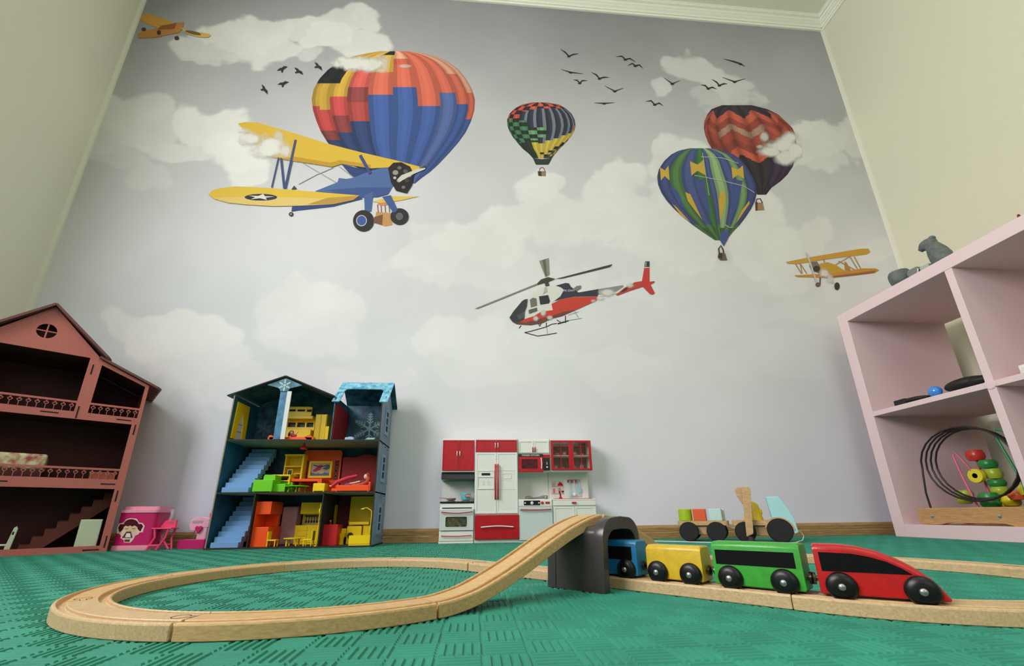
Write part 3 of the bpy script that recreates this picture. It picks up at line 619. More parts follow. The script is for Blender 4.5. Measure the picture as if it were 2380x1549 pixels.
sup = thing('bridge_support', 'dark grey plastic tunnel support under the wooden bridge', 'bridge support', tuple(SC), math.atan2(D2.y, D2.x))
def archloop(hw, top, r, n=8, base=0.):      # arch profile across the track: upright legs, rounded shoulders, nearly flat crown
    h2 = hw*.93
    return [(-hw, base), (-h2, top-r)]+[(-h2+r-r*math.cos(a), top-r+r*math.sin(a)*.96) for a in np.linspace(.15, math.pi/2, n)]+[(0, top)]+[(h2-r+r*math.cos(a), top-r+r*math.sin(a)*.96) for a in np.linspace(math.pi/2, .15, n)]+[(h2, top-r), (hw, base)]
inn = archloop(.0335, .0640, .017)
for nm, x0, x1, hw, top, rise in (('rim', .0270, .0392, .0435, .0778, .025), ('shell', -.0270, .0270, .0425, .0676, .010), ('rim', -.0392, -.0270, .0435, .0690, .018)):
    out = archloop(hw, top, rise); loop = out+inn[::-1]
    obj(nm, MB().prism(loop, x0, x1, 'yz'), M_sup, sup, bevel=.0022 if nm == 'rim' else .0, seg=3, smooth=35, local=True)
# --- the train
M_whl = mat('black_wheel_plastic', (14, 14, 16), .36, spec=.4); M_hub = mat('steel_axle_pin', (176, 178, 180), .32, metal=.9); M_win = mat('black_window_print', (9, 10, 12), .7, spec=.15); M_mag = mat('magnet_steel', (120, 112, 100), .25, metal=1.)
def car(name, label, s, lat, rz, L_, prof_side, zb, cm, wheels, winpoly=None, magF=True, magB=True):
    pos = P0+D2*s+N2*lat
    t = thing(name, label, 'toy train', (pos.x, pos.y, .012), math.atan2(D2.y, D2.x)+rz, 'wooden toy train')
    mb = MB(); ch = .0046; k = 5; ring = []
    for x, z0_, z1_ in prof_side:
        c_ = min(ch, (z1_-z0_)*.6); hw_ = .0125
        ring.append([(x, -hw_, z0_+.0008), (x, -hw_+.0008, z0_), (x, hw_-.0008, z0_), (x, hw_, z0_+.0008)]+[(x, hw_-c_+c_*math.cos(a), z1_-c_+c_*math.sin(a)) for a in np.linspace(0, math.pi/2, k)]+[(x, -hw_+c_-c_*math.sin(a), z1_-c_+c_*math.cos(a)) for a in np.linspace(0, math.pi/2, k)])
    m_ = len(ring[0]); mb.add([q for r_ in ring for q in r_], [(i*m_+a, i*m_+(a+1) % m_, (i+1)*m_+(a+1) % m_, (i+1)*m_+a) for i in range(len(ring)-1) for a in range(m_)]+[tuple(range(m_))[::-1], tuple(range((len(ring)-1)*m_, len(ring)*m_))])
    obj('body', mb, cm, t, smooth=35, local=True)
    if winpoly:
        for sy in (-1, 1): obj('window_band', MB().prism(winpoly, sy*.01235, sy*.01275, 'xz'), M_win, t, local=True)
    for wx in wheels:
        for sy in (-1, 1):
            y0, y1 = sy*.0128, sy*.0182
            w_ = obj('wheel', MB().lathe([(.0075, y0), (.0112, y0), (.0112, y0+(y1-y0)*.35), (.0098, y0+(y1-y0)*.75), (.0060, y1), (.0, y1)], (wx, 0, .0086), 'y', 32), M_whl, t, smooth=50, local=True)
            obj('axle_pin', MB().lathe([(.0029, y1-sy*.0006), (.0028, y1+sy*.0006), (.0018, y1+sy*.0013), (0, y1+sy*.0015)], (wx, 0, .0086), 'y', 16), M_hub, w_, smooth=50, local=True)
    for e, on in ((1, magF), (-1, magB)):
        if on:
            x = e*L_/2
            obj('magnet_coupling', MB().lathe([(.0022, x-e*.001), (.0022, x+e*.0012), (.0050, x+e*.0016), (.0052, x+e*.0034), (.0034, x+e*.0046), (0, x+e*.0050)], (0, 0, .0125), 'x', 20), M_mag, t, smooth=40, local=True)
    return t
def carprof(L_, z0, z1): return [(-L_/2, z0+.0012, z1-.0012), (-L_/2+.0012, z0, z1), (L_/2-.0012, z0, z1), (L_/2, z0+.0012, z1-.0012)]
paint = lambda n, c: mat(n, c, .38, bump=.12, bscale=500, noise=.04, nscale=120, coat=.15)
wb = lambda L_, a, b, za, zb_: rect(-L_/2+a, L_/2-b, za, zb_)
car('train_car', 'blue wooden train car coming out of the tunnel', .2425, 0, 0, .076, carprof(.076, .002, .0395), 0, paint('blue_paint', (34, 124, 178)), (-.023, .0245), wb(.076, .008, .006, .0185, .0325))
car('train_car', 'plain yellow wooden train car behind the green one', .3225, 0, 0, .060, carprof(.060, .002, .0355), 0, paint('yellow_paint', (206, 170, 30)), (-.0178, .0178))
car('train_car', 'green wooden train car with a black window band', .4025, 0, 0, .0765, carprof(.0765, .002, .0412), 0, paint('green_paint', (52, 152, 44)), (-.0235, .0225), wb(.0765, .003, .005, .0205, .0336))
nose = [(-.041, .003, .0402), (-.0398, .002, .0413)]+[(x, .002, float(np.interp(x, [-.04, -.022, -.010, .004, .016, .026, .034, .039, .0405], [.0413, .0411, .0398, .0362, .0308, .0242, .0168, .0095, .0062]))) for x in np.linspace(-.03, .0405, 22)]+[(.0412, .0030, .0048)]
wnose = [(-.037, .0200), (.0225, .0200), (.0165, .0246), (.008, .0290), (-.002, .0322), (-.014, .0344), (-.0372, .0350)]
car('train_engine', 'red wooden train engine with a sloping nose', .4885, .0088, math.radians(11), .082, nose, 0, paint('red_paint', (180, 14, 18)), (-.0255, .0255), wnose, magF=False)

# ------------------------------------------------------------------ toy kitchen: four units against the back wall
K_w = mat('white_plastic', (232, 233, 228), .38); K_r = mat('red_plastic', (182, 10, 26), .34, noise=.04, nscale=60); K_k = mat('black_plastic', (24, 23, 24), .25)
K_g = mat('pale_grey_plastic', (206, 216, 216), .4); K_rh = mat('handle_red_plastic', (186, 44, 54), .35); K_gw = mat('oven_window_print', (96, 96, 70), .25, col2=(52, 54, 44), nscale=90)
K_n = mat('silver_grey_plastic', (128, 132, 132), .35, metal=.3); K_t = mat('aqua_plastic', (128, 208, 218), .35); K_p = mat('dusty_pink_plastic', (196, 138, 150), .4)
KB, KF, KU = 1.4745, 1.405, 1.414        # back, lower front, upper front
def panel_door(name, par, x0, x1, z0, z1, yf, m, fr=.0055, dep=.0014, th=.004):
    d = obj(name, MB().plate([rect(x0+.0004, x1-.0004, z0, z1), rect(x0+fr, x1-fr, z0+fr, z1-fr)], yf, yf+th), m, par, bevel=.0006, seg=1)
    obj('inset_panel', MB().box(x0+fr-.0002, x1-fr+.0002, yf+dep, yf+th, z0+fr-.0002, z1-fr+.0002), m, d); return d
def bar_handle(par, pts, r, m): obj('handle', MB().tube(pts, r, 8), m, par, smooth=60)
def bowx(x0, x1, y, z, sag, out=.006, n=10): return [(x0, y, z)]+[(x0+(x1-x0)*(i/n), y-out, z-sag*math.sin(math.pi*i/n)) for i in range(n+1)]+[(x1, y, z)]
def unit(label, x0, x1, name='toy_kitchen_unit'): return thing(name, label, 'toy kitchen', ((x0+x1)/2, KB-.03, 0), 0, 'red and white toy kitchen units')
ZT = .319
# 1: stove with hood
x0, x1 = -.105, -.0005; u = unit('toy kitchen unit with oven, black stove top and red cupboard', x0, x1)
obj('base', MB().box(x0-.001, x1, KF-.001, KB, 0, .006), K_w, u, bevel=.001)
obj('oven_body', MB().plate([rect(x0, x1, .006, .116), rect(x0+.006, x1-.006, .0385, .104)], KF+.004, KB), K_w, u)
obj('oven_cavity', MB().box(x0+.004, x1-.004, KB-.02, KB-.001, .03, .108), K_k, u)
dr = obj('drawer', MB().box(x0, x1-.001, KF-.002, KF+.004, .007, .035), K_w, u, bevel=.001); bar_handle(dr, bowx(x0+.008, x1-.008, KF-.002, .0225, .0015), .0014, K_rh)
od = obj('oven_door', MB().plate([rect(x0+.001, x1-.001, .0375, .0975), rrect(x0+.018, x1-.020, .047, .0775, .004)], KF-.0055, KF+.0035), K_g, u, bevel=.0015)
obj('window', MB().box(x0+.016, x1-.018, KF-.002, KF, .045, .0795), K_gw, od); obj('window_rim', MB().plate([rrect(x0+.0165, x1-.0185, .0455, .079, .005), rrect(x0+.0185, x1-.0205, .0475, .077, .004)], KF-.0065, KF-.005), K_w, od)
obj('top_edge', MB().box(x0-.001, x1, KF-.006, KF+.003, .0965, .1005), K_w, od, bevel=.001); bar_handle(od, bowx(x0+.006, x1-.005, KF-.0055, .091, .004, .007), .0016, K_rh)
obj('stove_top', MB().box(x0-.001, x1-.0005, KF+.001, KB, .117, .122), K_k, u, bevel=.001)
for bx_ in (x0+.032, x0+.078): obj('burner', MB().lathe([(.013, .122), (.013, .1245), (.009, .1245), (.009, .1262), (0, .1262)], (bx_, KF+.032, 0)), K_n, u, smooth=40)
obj('back_panel', MB().box(x0, x1, KB-.004, KB, .122, .214), K_w, u)
obj('hood', MB().prism([(KU-.003, .189), (KB, .187), (KB, .212), (KU+.004, .212), (KU-.002, .203)], x0+.0005, x1-.0005, 'yz'), K_k, u, bevel=.001)
obj('upper_cabinet', MB().box(x0, x1, KU, KB, .212, ZT), K_w, u, bevel=.001)
xm = (x0+x1)/2
for a, b, hx in ((x0+.001, xm, xm-.0045), (xm, x1-.001, xm+.0045)):
    d = panel_door('door', u, a, b, .2165, ZT-.0055, KU-.004, K_r, .005, .0008); bar_handle(d, [(hx, KU-.004, .263), (hx, KU-.008, .264), (hx, KU-.008, .276), (hx, KU-.004, .277)], .0014, K_w)
# 2: fridge
x0, x1 = .0005, .1378; u = unit('toy kitchen unit with white double-door fridge between red cupboards', x0, x1)
obj('body', MB().box(x0, x1, KF+.002, KB, 0, ZT), K_w, u, bevel=.001)
xm = (x0+x1)/2+.0005
for a, b, hx in ((x0+.0015, xm, xm-.0042), (xm, x1-.0012, xm+.0042)):
    d = panel_door('top_door', u, a, b, .2745, ZT-.0055, KF-.002, K_r, .005, .0008); bar_handle(d, [(hx, KF-.002, .288), (hx, KF-.006, .289), (hx, KF-.006, .302), (hx, KF-.002, .303)], .0014, K_w)
for i, (a, b, hx) in enumerate(((x0+.002, xm, xm-.0042), (xm, x1-.001, xm+.0042))):
    d = panel_door('fridge_door', u, a, b, .0845, .2725, KF-.0025, K_w, .006, .0012, .0045); bar_handle(d, [(hx, KF-.0025, .128), (hx, KF-.009, .131), (hx, KF-.0105, .181), (hx, KF-.009, .231), (hx, KF-.0025, .234)], .0026, K_rh)
    ax, bx_ = a+.0065, b-.0075
    if i == 0:
        obj('dispenser_rim', MB().plate([rect(ax, bx_, .158, .2155), rect(ax+.002, bx_-.002, .161, .1945), rect(ax+.002, bx_-.002, .1965, .2135)], KF-.0035, KF-.001), K_w, d)
        obj('dispenser_face', MB().box(ax+.001, bx_-.001, KF-.0022, KF-.0005, .196, .214), K_w, d); obj('display', MB().box(ax+.013, bx_-.013, KF-.003, KF-.002, .2005, .2075), K_k, d)
        for q in (.019, .034): obj('nozzle', MB().plate([rrect(ax+q-.0022, ax+q+.0022, .171, .184, .002), rrect(ax+q-.0011, ax+q+.0011, .1722, .1828, .001)], KF-.0022, KF-.001), K_w, d)
    else:
        for zz in (.1575, .215): obj('ridge', MB().box(ax, bx_, KF-.0022, KF-.0008, zz, zz+.0012), K_w, d)
        obj('emboss', MB().plate([rrect(ax+.012, ax+.040, .190, .207, .004), rrect(ax+.0135, ax+.0385, .1915, .2055, .003)], KF-.0024, KF-.001), K_w, d)
        for q in (.013, .025, .037): obj('emboss', MB().box(ax+q-.003, ax+q+.003, KF-.0022, KF-.001, .184, .1855), K_w, d)
fz = obj('freezer_drawer', MB().box(x0+.002, x1+.001, KF-.006, KF+.003, .0105, .081), K_r, u, bevel=.0012); bar_handle(fz, bowx(x0+.022, x1-.018, KF-.006, .0455, -.003, .007), .0018, K_w)
# 3: dishwasher with microwave
x0, x1 = .1385, .2455; u = unit('toy kitchen unit with red microwave over a white dishwasher', x0, x1)
obj('upper_cabinet', MB().box(x0, x1, KU, KB, .2135, ZT), K_w, u, bevel=.001)
xm = (x0+x1)/2
for a, b, hx in ((x0+.003, xm, xm-.004), (xm, x1-.002, xm+.004)):
    d = panel_door('door', u, a, b, .272, .3135, KU-.0035, K_w, .006, .0014); bar_handle(d, [(hx, KU-.0035, .276), (hx, KU-.0075, .277), (hx, KU-.0075, .289), (hx, KU-.0035, .290)], .0018, K_rh)
mw = obj('microwave', MB().plate([rect(x0+.002, x1-.024, .2105, .259), rrect(x0+.013, x1-.042, .2215, .2505, .004)], KU-.006, KU+.0005), K_r, u, bevel=.001)
obj('window', MB().box(x0+.011, x1-.04, KU-.0025, KU-.001, .2195, .2525), mat('microwave_window', (96, 20, 26), .2, col2=(58, 12, 16), nscale=60), mw); obj('handle', MB().tube([(x1-.0305, KU-.006, .2215), (x1-.0295, KU-.0095, .238), (x1-.0305, KU-.006, .256)], .0016, 8), K_w, mw, smooth=60)
obj('corner', MB().box(x1-.0238, x1-.001, KU-.003, KU+.001, .2565, .2675), K_r, mw); nb_ = obj('name_strip', MB().box(x0+.002, x1-.0245, KU-.0055, KU+.0005, .2595, .2685), K_k, mw)
vs, fs = text_tris('MODERN KITCHEN', .0066, .00006); obj('lettering', MB().add([(x0+.0425+v[0], KU-.00565, .264+v[1]) for v in vs], fs), K_w, nb_, label='white lettering MODERN KITCHEN')
cp = obj('control_panel', MB().box(x1-.0235, x1-.002, KU-.0045, KU+.0005, .2165, .2555), K_k, mw, bevel=.0006)
for q, r in ((.2265, .0026), (.2365, .0018), (.2415, .0014)): obj('button', MB().lathe([(r, KU-.0045), (r, KU-.006), (0, KU-.006)], (x1-.0118, 0, q), 'y', 14), K_w, u)
obj('back_panel', MB().box(x0, x1, KB-.004, KB, .1255, .2140), K_w, u); obj('worktop', MB().box(x0-.001, x1, KF+.001, KB, .1225, .1265), K_w, u, bevel=.0008)
obj('lower_body', MB().box(x0-.001, x1, KF+.002, KB, 0, .1228), K_w, u)
ctl = obj('control_strip', MB().box(x0, x1-.001, KF-.002, KF+.003, .1055, .1245), K_w, u, bevel=.0008); obj('dial_panel', MB().prism(rrect(x0+.0165, x0+.068, .1085, .1225, .0015), KF-.003, KF-.001), K_k, ctl)
for q, r, mm in ((.042, .0052, K_w), (.0205, .0026, K_w), (.064, .0026, K_w), (.075, .0046, K_rh)): obj('knob', MB().lathe([(r, KF-.0022), (r*.9, KF-.0045), (r*.45, KF-.0045), (r*.4, KF-.006), (0, KF-.006)], (x0+q, 0, .1152), 'y', 18), mm, ctl, smooth=40)
obj('switch', MB().prism(rrect(x0+.0845, x0+.0985, .1122, .1188, .001), KF-.0035, KF-.001), K_rh, ctl)
dd = obj('dishwasher_door', MB().box(x0, x1-.001, KF-.003, KF+.002, .006, .1045), K_g, u, bevel=.001); bar_handle(dd, bowx(x0+.006, x1-.007, KF-.003, .0955, .0015, .006), .0018, K_rh)
# 4: sink with glazed cupboard
x0, x1 = .2465, .3845; u = unit('toy kitchen unit with red glazed cupboard over a white sink cabinet', x0, x1)
obj('back_panel', MB().box(x0, x1-.004, KB-.004, KB, .12, .2145), K_w, u)
obj('lower_body', MB().box(x0, x1+.001, KF+.002, KB, 0, .1225), K_w, u); wt = obj('worktop', MB().box(x0, x1+.0015, KF-.001, KB, .1225, .1265), K_w, u, bevel=.0008)
sk = obj('sink', MB().plate([rrect(x0+.01, x1-.006, KF+.012, KB-.012, .006), rrect(x0+.03, x1-.03, KF+.016, KB-.02, .005)], .1265, .1285, 'xy'), K_r, wt)
obj('faucet', MB().tube([(x0+.034, KB-.03, .128), (x0+.034, KB-.03, .140), (x0+.031, KB-.034, .150), (x0+.026, KB-.046, .1535)], [.0032, .0028, .0024, .0026], 10).lathe([(.0062, .1275), (.0058, .132), (.003, .1335), (0, .1335)], (x0+.034, KB-.03, 0)), K_r, u, smooth=50)
dr = obj('drawer', MB().box(x0+.002, x1, KF-.003, KF+.002, .106, .1215), K_w, u, bevel=.0012); obj('knob', MB().prism(rrect(x0+.060, x0+.075, .1125, .1172, .0022), KF-.008, KF-.002), K_rh, dr, bevel=.0008)
xm = (x0+x1)/2
for a, b in ((x0+.002, xm), (xm, x1)): panel_door('door', u, a, b, .008, .1035, KF-.0025, K_w, .006, .0013)
obj('upper_cabinet', MB().plate([rect(x0, x1, .2135, ZT), rect(x0+.004, x1-.004, .2185, ZT-.005)], KU, KB), K_w, u); obj('cabinet_back', MB().box(x0+.003, x1-.003, KB-.003, KB-.0005, .2165, ZT-.004), mat('cabinet_print_brown', (166, 116, 92), .5, col2=(120, 84, 66), nscale=70), u)
obj('shelf', MB().box(x0+.004, x1-.004, KU+.006, KB-.003, .2635, .2660), K_w, u)
for a, b in ((x0+.0015, xm), (xm, x1-.001)):
    hs = []
    c0, c1, cm_ = a+.008, b-.008, (a+b)/2
    for z0_, z1_ in ((.2225, .2645), (.2665, .293), (.2945, .3065)):
        hs += [rect(c0, cm_-.0009, z0_, z1_), rect(cm_+.0009, c1, z0_, z1_)]
    d = obj('door', MB().plate([rect(a, b, .2165, ZT-.0055)]+hs, KU-.004, KU), K_r, u, bevel=.0005, seg=1)
    for z0_, z1_ in ((.2225, .2645), (.2665, .293), (.2945, .3065)):
        for p, q in ((c0, cm_-.0009), (cm_+.0009, c1)): obj('pane', MB().prism(rect(p, q, z0_, z1_), KU-.0022, KU-.0016), M_glass, d)
for px_, w_, zz, h in ((.024, .016, .2185, .02), (.045, .02, .2185, .014), (.085, .02, .2185, .017), (.112, .014, .2185, .022), (.03, .02, .266, .012), (.056, .016, .266, .016), (.09, .018, .266, .014), (.116, .014, .266, .01)):
    obj('crockery', MB().lathe([(w_*.32, zz), (w_*.5, zz+h*.4), (w_*.45, zz+h*.8), (w_*.2, zz+h), (0, zz+h)], (x0+px_, KB-.022, 0), n=14), K_n if int(px_*1000) % 2 else K_p, u, smooth=50)
# printed rack on the splashback
yb = KB-.0042
pr_ = Print(lambda a, b, l=0: (x0+a*.001, yb-.0002*(l+1), .12+b*.001))
pr_.poly(rect(10, 52, 24, 67), (226, 212, 200)).poly(rect(10, 52, 48, 50), (186, 150, 140), 1).poly(rect(10, 52, 24, 26), (186, 150, 140), 1)
pr_.poly([(30,51),(50,51),(46,60),(38,64),(33,58)], (190,40,60), 1).poly(ell(18, 56, 6, 6, 14), (200,180,170), 1).poly([(13,28),(23,28),(21,33),(22,42),(14,42),(15,33)], (220,120,150), 1).poly(stroke([(34,28),(35,44)], 1.6), (70,60,60), 1).poly(stroke([(39,28),(38,44)], 1.6), (90,70,70), 1).poly(ell(45, 32, 2.2, 4, 10), (150,40,60), 1).poly(ell(49, 32, 1.8, 4, 10), (50,46,50), 1)
pr_.build('rack_sticker', u, 1.)
hr = obj('utensil_rail', MB().prism(rrect(x0+.064, x0+.107, .181, .1905, .0035), KB-.008, KB-.004), K_rh, u, bevel=.0008)
def utensil(nm, lb, dx, m, head):
    t = thing(nm, lb, 'utensil', (x0+dx, KB-.009, .186), 0, 'utensils hanging over the toy sink')
    obj('handle', MB().tube([(0, 0, 0), (0, -.001, -.012), (0, -.001, -.036)], .0009, 6), m, t, local=True); obj('hook_loop', MB().tube([(.0028*math.cos(a), 0, -.003+.0055*math.sin(a)) for a in np.linspace(0, 2*math.pi, 13)[:-1]], .0008, 6, True), m, t, local=True)
    obj('head', head, m, t, local=True, smooth=40)
K_ww = mat('utensil_white', (226, 232, 236), .4); K_tt = mat('utensil_aqua', (150, 214, 224), .4)
utensil('toy_spatula', 'pale blue slotted toy spatula, leftmost on the red rail', .072, K_tt, MB().plate([rrect(-.0055, .0055, -.050, -.036, .002), rect(-.0032, -.0012, -.0475, -.039), rect(.0012, .0032, -.0475, -.039)], -.002, -.0006))
utensil('toy_ladle', 'white toy ladle in the middle of the red rail', .086, K_ww, MB().lathe([(0, -.004), (.004, -.0035), (.0062, -.0015), (.0066, .0), (.005, -.001), (0, -.0015)], (0, -.001, -.0435), 'y', 18))
utensil('toy_knife', 'aqua toy cleaver hanging rightmost on the red rail', .0975, K_tt, MB().prism([(-.001, -.018), (.006, -.020), (.0105, -.026), (.009, -.036), (.001, -.041), (-.0015, -.038)], -.002, -.0006))
utensil('toy_fork', 'small white toy fork behind the aqua cleaver', .1025, K_ww, MB().plate([[(-.005, -.050), (-.003, -.050), (-.003, -.043), (-.001, -.043), (-.001, -.050), (.001, -.050), (.001, -.043), (.003, -.043), (.003, -.050), (.005, -.050), (.005, -.040), (.001, -.036), (-.001, -.036), (-.005, -.040)]], .001, .0022))
# pan, pot and grey sink toys
t = thing('toy_pan', 'dusty pink toy frying pan on the black stove top', 'pan', (-.073, KF+.032, .1265)); obj('bowl', MB().lathe([(.012, 0), (.0145, .002), (.016, .0065), (.0148, .0065), (.0130, .003), (0, .0025)]), K_p, t, local=True, smooth=40); obj('handle', MB().tube([(-.0155, 0, .006), (-.024, -.001, .0072), (-.037, -.002, .0074)], .0014, 8), K_p, t, local=True, smooth=60)
t = thing('toy_pot', 'aqua toy cooking pot with a red label on the stove', 'pot', (-.027, KF+.032, .1265)); obj('body', MB().lathe([(.0125, 0), (.0142, .002), (.0152, .017), (.0166, .0195), (.0166, .021), (.0142, .021), (.0132, .003), (0, .0025)]), K_t, t, local=True, smooth=40)
for s in (-1, 1): obj('handle', MB().box(s*.0155, s*.0215, -.004, .004, .0175, .0195), K_t, t, local=True, bevel=.0006)
lb_ = obj('label_plate', MB().prism(rrect(-.001, .0155, .0085, .0165, .003), -.0172, -.0150), K_rh, t, local=True, bevel=.0005)
vs, fs = text_tris('KIDS', .0058, .0001); obj('lettering', MB().add([(.0073+v[0], -.0174, .0125+v[1]) for v in vs], fs), K_w, lb_, local=True, label='white lettering KIDS')
t = thing('toy_faucet', 'grey toy faucet lying on the dishwasher worktop', 'faucet', (.195, KF+.03, .1265))
obj('body', MB().tube([(-.03, 0, .004), (-.018, 0, .006), (-.005, 0, .004), (.015, 0, .0055), (.032, 0, .006)], [.005, .007, .003, .0035, .0035], 10), K_n, t, local=True, smooth=60); obj('spout', MB().lathe([(.0055, 0), (.0062, .010), (.0045, .0125), (0, .0125)], (.036, 0, 0)).tube([(.012, 0, .005), (.028, 0, .010), (.037, 0, .010)], .003, 8), K_n, t, local=True, smooth=60); obj('tap', MB().lathe([(.009, 0), (.010, .004), (.004, .0065), (0, .0065)], (-.024, -.01, 0)), K_n, t, local=True, smooth=50)

# ------------------------------------------------------------------ pink cube shelf on the right
M_pk = mat('pink_foil_board', (230, 202, 205), .5, spec=.4, bump=.05, bscale=200); M_pk2 = mat('pink_foil_inside', (214, 164, 162), .55)
SX0, SX1, SY1, SH, ST = 1.355, 1.745, 1.375, .779, .0375; SY0 = SY1-.769
sh = thing('cube_shelf', 'pink four-compartment cube shelf against the right wall', 'shelf', ((SX0+SX1)/2, (SY0+SY1)/2, 0))
obj('side_panel', MB().box(SX0, SX1, SY1-ST, SY1, 0, SH), M_pk, sh, bevel=.001); obj('side_panel', MB().box(SX0, SX1, SY0, SY0+ST, 0, SH), M_pk, sh, bevel=.001)
obj('top_board', MB().box(SX0-.0005, SX1, SY0+ST, SY1-ST, SH-ST, SH+.0002), M_pk, sh, bevel=.001); obj('bottom_board', MB().box(SX0-.0005, SX1, SY0+ST, SY1-ST, 0, ST), M_pk, sh, bevel=.001)
ym = .984; obj('divider', MB().box(SX0+.0005, SX1, ym-.010, ym+.010, .402, SH-ST), M_pk, sh, bevel=.0008); obj('divider', MB().box(SX0+.0005, SX1, ym-.010, ym+.010, ST, .386), M_pk, sh, bevel=.0008)
obj('shelf_board', MB().box(SX0+.0002, SX1, ym+.010, SY1-ST, .386, .402), M_pk, sh, bevel=.0008); obj('shelf_board', MB().box(SX0+.0002, SX1, SY0+ST, ym-.010, .386, .402), M_pk, sh, bevel=.0008)
obj('cover_cap', MB().lathe([(.013, SX0), (.013, SX0-.0012), (.011, SX0-.0018), (0, SX0-.0018)], (0, ym, .394), 'x', 24), M_pk, sh)
# things on the shelf
M_cl = mat('grey_modelling_clay', (92, 100, 96), .6, noise=.12, nscale=60, bump=.5, bscale=120)
t = thing('clay_pot', 'dark grey round clay pot on the shelf top near the corner', 'clay pot', (SX0+.024, 1.135, SH)); obj('body', MB().lathe([(.021, 0), (.027, .010), (.0295, .026), (.029, .038), (.025, .046), (.004, .051), (0, .051)], n=28), M_cl, t, local=True, smooth=50); obj('lid_knob', MB().ball((0, 0, .0515), .004, 10, 8), M_cl, t, local=True, smooth=60)
t = thing('clay_figure', 'grey clay animal figure standing on the shelf top', 'clay figure', (SX0+.024, 1.003, SH), 0)
obj('body', MB().tube([(0, -.003, -.001), (0, .002, .02), (0, .007, .04), (0, .012, .058), (0, .018, .072)], [.024, .0265, .024, .019, .016], 20), M_cl, t, local=True, smooth=60)
obj('head', MB().ball((0, .024, .078), (.019, .024, .017), 20, 12), M_cl, t, local=True, smooth=60); obj('muzzle', MB().tube([(0, .034, .078), (-.003, .048, .070)], [.013, .007], 14), M_cl, t, local=True, smooth=60); obj('ear', MB().ball((0, .008, .089), (.010, .008, .008), 12, 8), M_cl, t, local=True, smooth=60)
obj('pencil_sharpener', MB().prism([(1.062, SH), (1.092, SH), (1.098, SH+.012), (1.092, SH+.024), (1.062, SH+.022), (1.058, SH+.012)], SX0+.003, SX0+.028, 'yz'), mat('dull_metal', (150, 150, 152), .3, metal=.8), bevel=.003, label='small silver block between the clay pot and the clay animal', cat='metal block')
obj('clay_slab', MB().box(SX0+.004, SX0+.05, 1.030, 1.057, SH, SH+.014), mat('light_grey_clay', (172, 172, 168), .7), bevel=.003, label='pale grey clay slab leaning by the clay animal foot', cat='clay piece')
for y_, z_, lb_ in ((.806, .014, 'larger dark red scrap on the shelf top at the right edge'), (.775, .009, 'smaller dark red scrap on the shelf top at the right edge')): obj('red_scrap', MB().ball((SX0+.012, y_, SH+z_*.5), (.004, .003, z_*.5), 10, 6), mat('dark_red_scrap', (110, 26, 36), .6), label=lb_, cat='scrap', group='red scraps on the shelf top')
M_bk = mat('matt_black', (26, 23, 24), .6)
obj('black_pouch', MB().ball((SX0+.032, 1.215, .4115), (.028, .050, .0095), 20, 10).box(SX0+.006, SX0+.055, 1.222, 1.262, .402, .420), M_bk, bevel=.003, label='flat black pouch at the left of the upper shelf compartment', cat='pouch')
obj('blue_ball', MB().ball((SX0+.022, 1.140, .4185), (.017, .0175, .0165), 20, 12), mat('shiny_blue_plastic', (60, 140, 226), .12, coat=.6), smooth=60, label='shiny blue ball beside the black mask on the shelf', cat='ball')
t = thing('black_mask', 'black padded mask lying in the upper shelf compartment', 'mask', (SX0+.058, 1.06, .402)); obj('shell', MB().ball((0, .012, .020), (.05, .058, .020), 24, 12).ball((0, -.025, .017), (.045, .046, .017), 20, 10), M_bk, t, local=True, smooth=60); obj('fin', MB().prism([(-.062, .004), (-.030, .012), (-.058, .055), (-.066, .05)], -.012, .012, 'yz'), mat('dark_maroon', (44, 16, 20), .6), t, local=True, bevel=.003)
for i, (y0_, h) in enumerate(((.905, .030), (.868, .036))): obj('paper_stack', MB().box(SX0+.04, SX0+.19, y0_, y0_+.036, .402, .402+h), mat('white_printed_paper', (222, 222, 214), .7, noise=.06, nscale=160), bevel=.0006, label=('white paper pad at the left in the right-hand upper compartment', 'taller white paper pad cut by the right edge of the picture')[i], cat='paper')
# bead maze
M_mz = wood('maze_base_wood', (206, 160, 106), (176, 130, 82), (60, 5, 60), .5, 7)
mz = thing('bead_maze', 'wooden bead maze with coiled wires in the lower shelf compartment', 'bead maze', (SX0+.1, 1.14, ST))
obj('base_board', MB().prism([(1.293, ST+.004), (1.293, ST+.048), (1.000, ST+.048), (1.000, ST+.004), (1.03, ST), (1.05, ST+.0), (1.07, ST+.006), (1.21, ST+.006), (1.235, ST+.001), (1.28, ST)], SX0+.012, SX0+.032, 'yz'), M_mz, mz, bevel=.002)
obj('base_board', MB().prism([(1.293, ST+.004), (1.293, ST+.048), (1.000, ST+.048), (1.000, ST+.004), (1.05, ST), (1.28, ST)], SX0+.15, SX0+.17, 'yz'), M_mz, mz, bevel=.002)
obj('base_rail', MB().box(SX0+.03, SX0+.152, 1.02, 1.04, ST+.01, ST+.03), M_mz, mz)
obj('base_rail', MB().box(SX0+.03, SX0+.152, 1.25, 1.27, ST+.01, ST+.03), M_mz, mz)
for y_ in (1.25, 1.075): obj('screw', MB().lathe([(.0055, SX0+.012), (.0052, SX0+.0108), (.003, SX0+.0102), (0, SX0+.0102)], (0, y_, ST+.025), 'x', 16), mat('bright_screw', (200, 198, 190), .25, metal=.9), mz, smooth=40)
M_wr = mat('black_coated_wire', (34, 26, 30), .35)
cy, cz, ry, rz = 1.127, .203, .122, .104
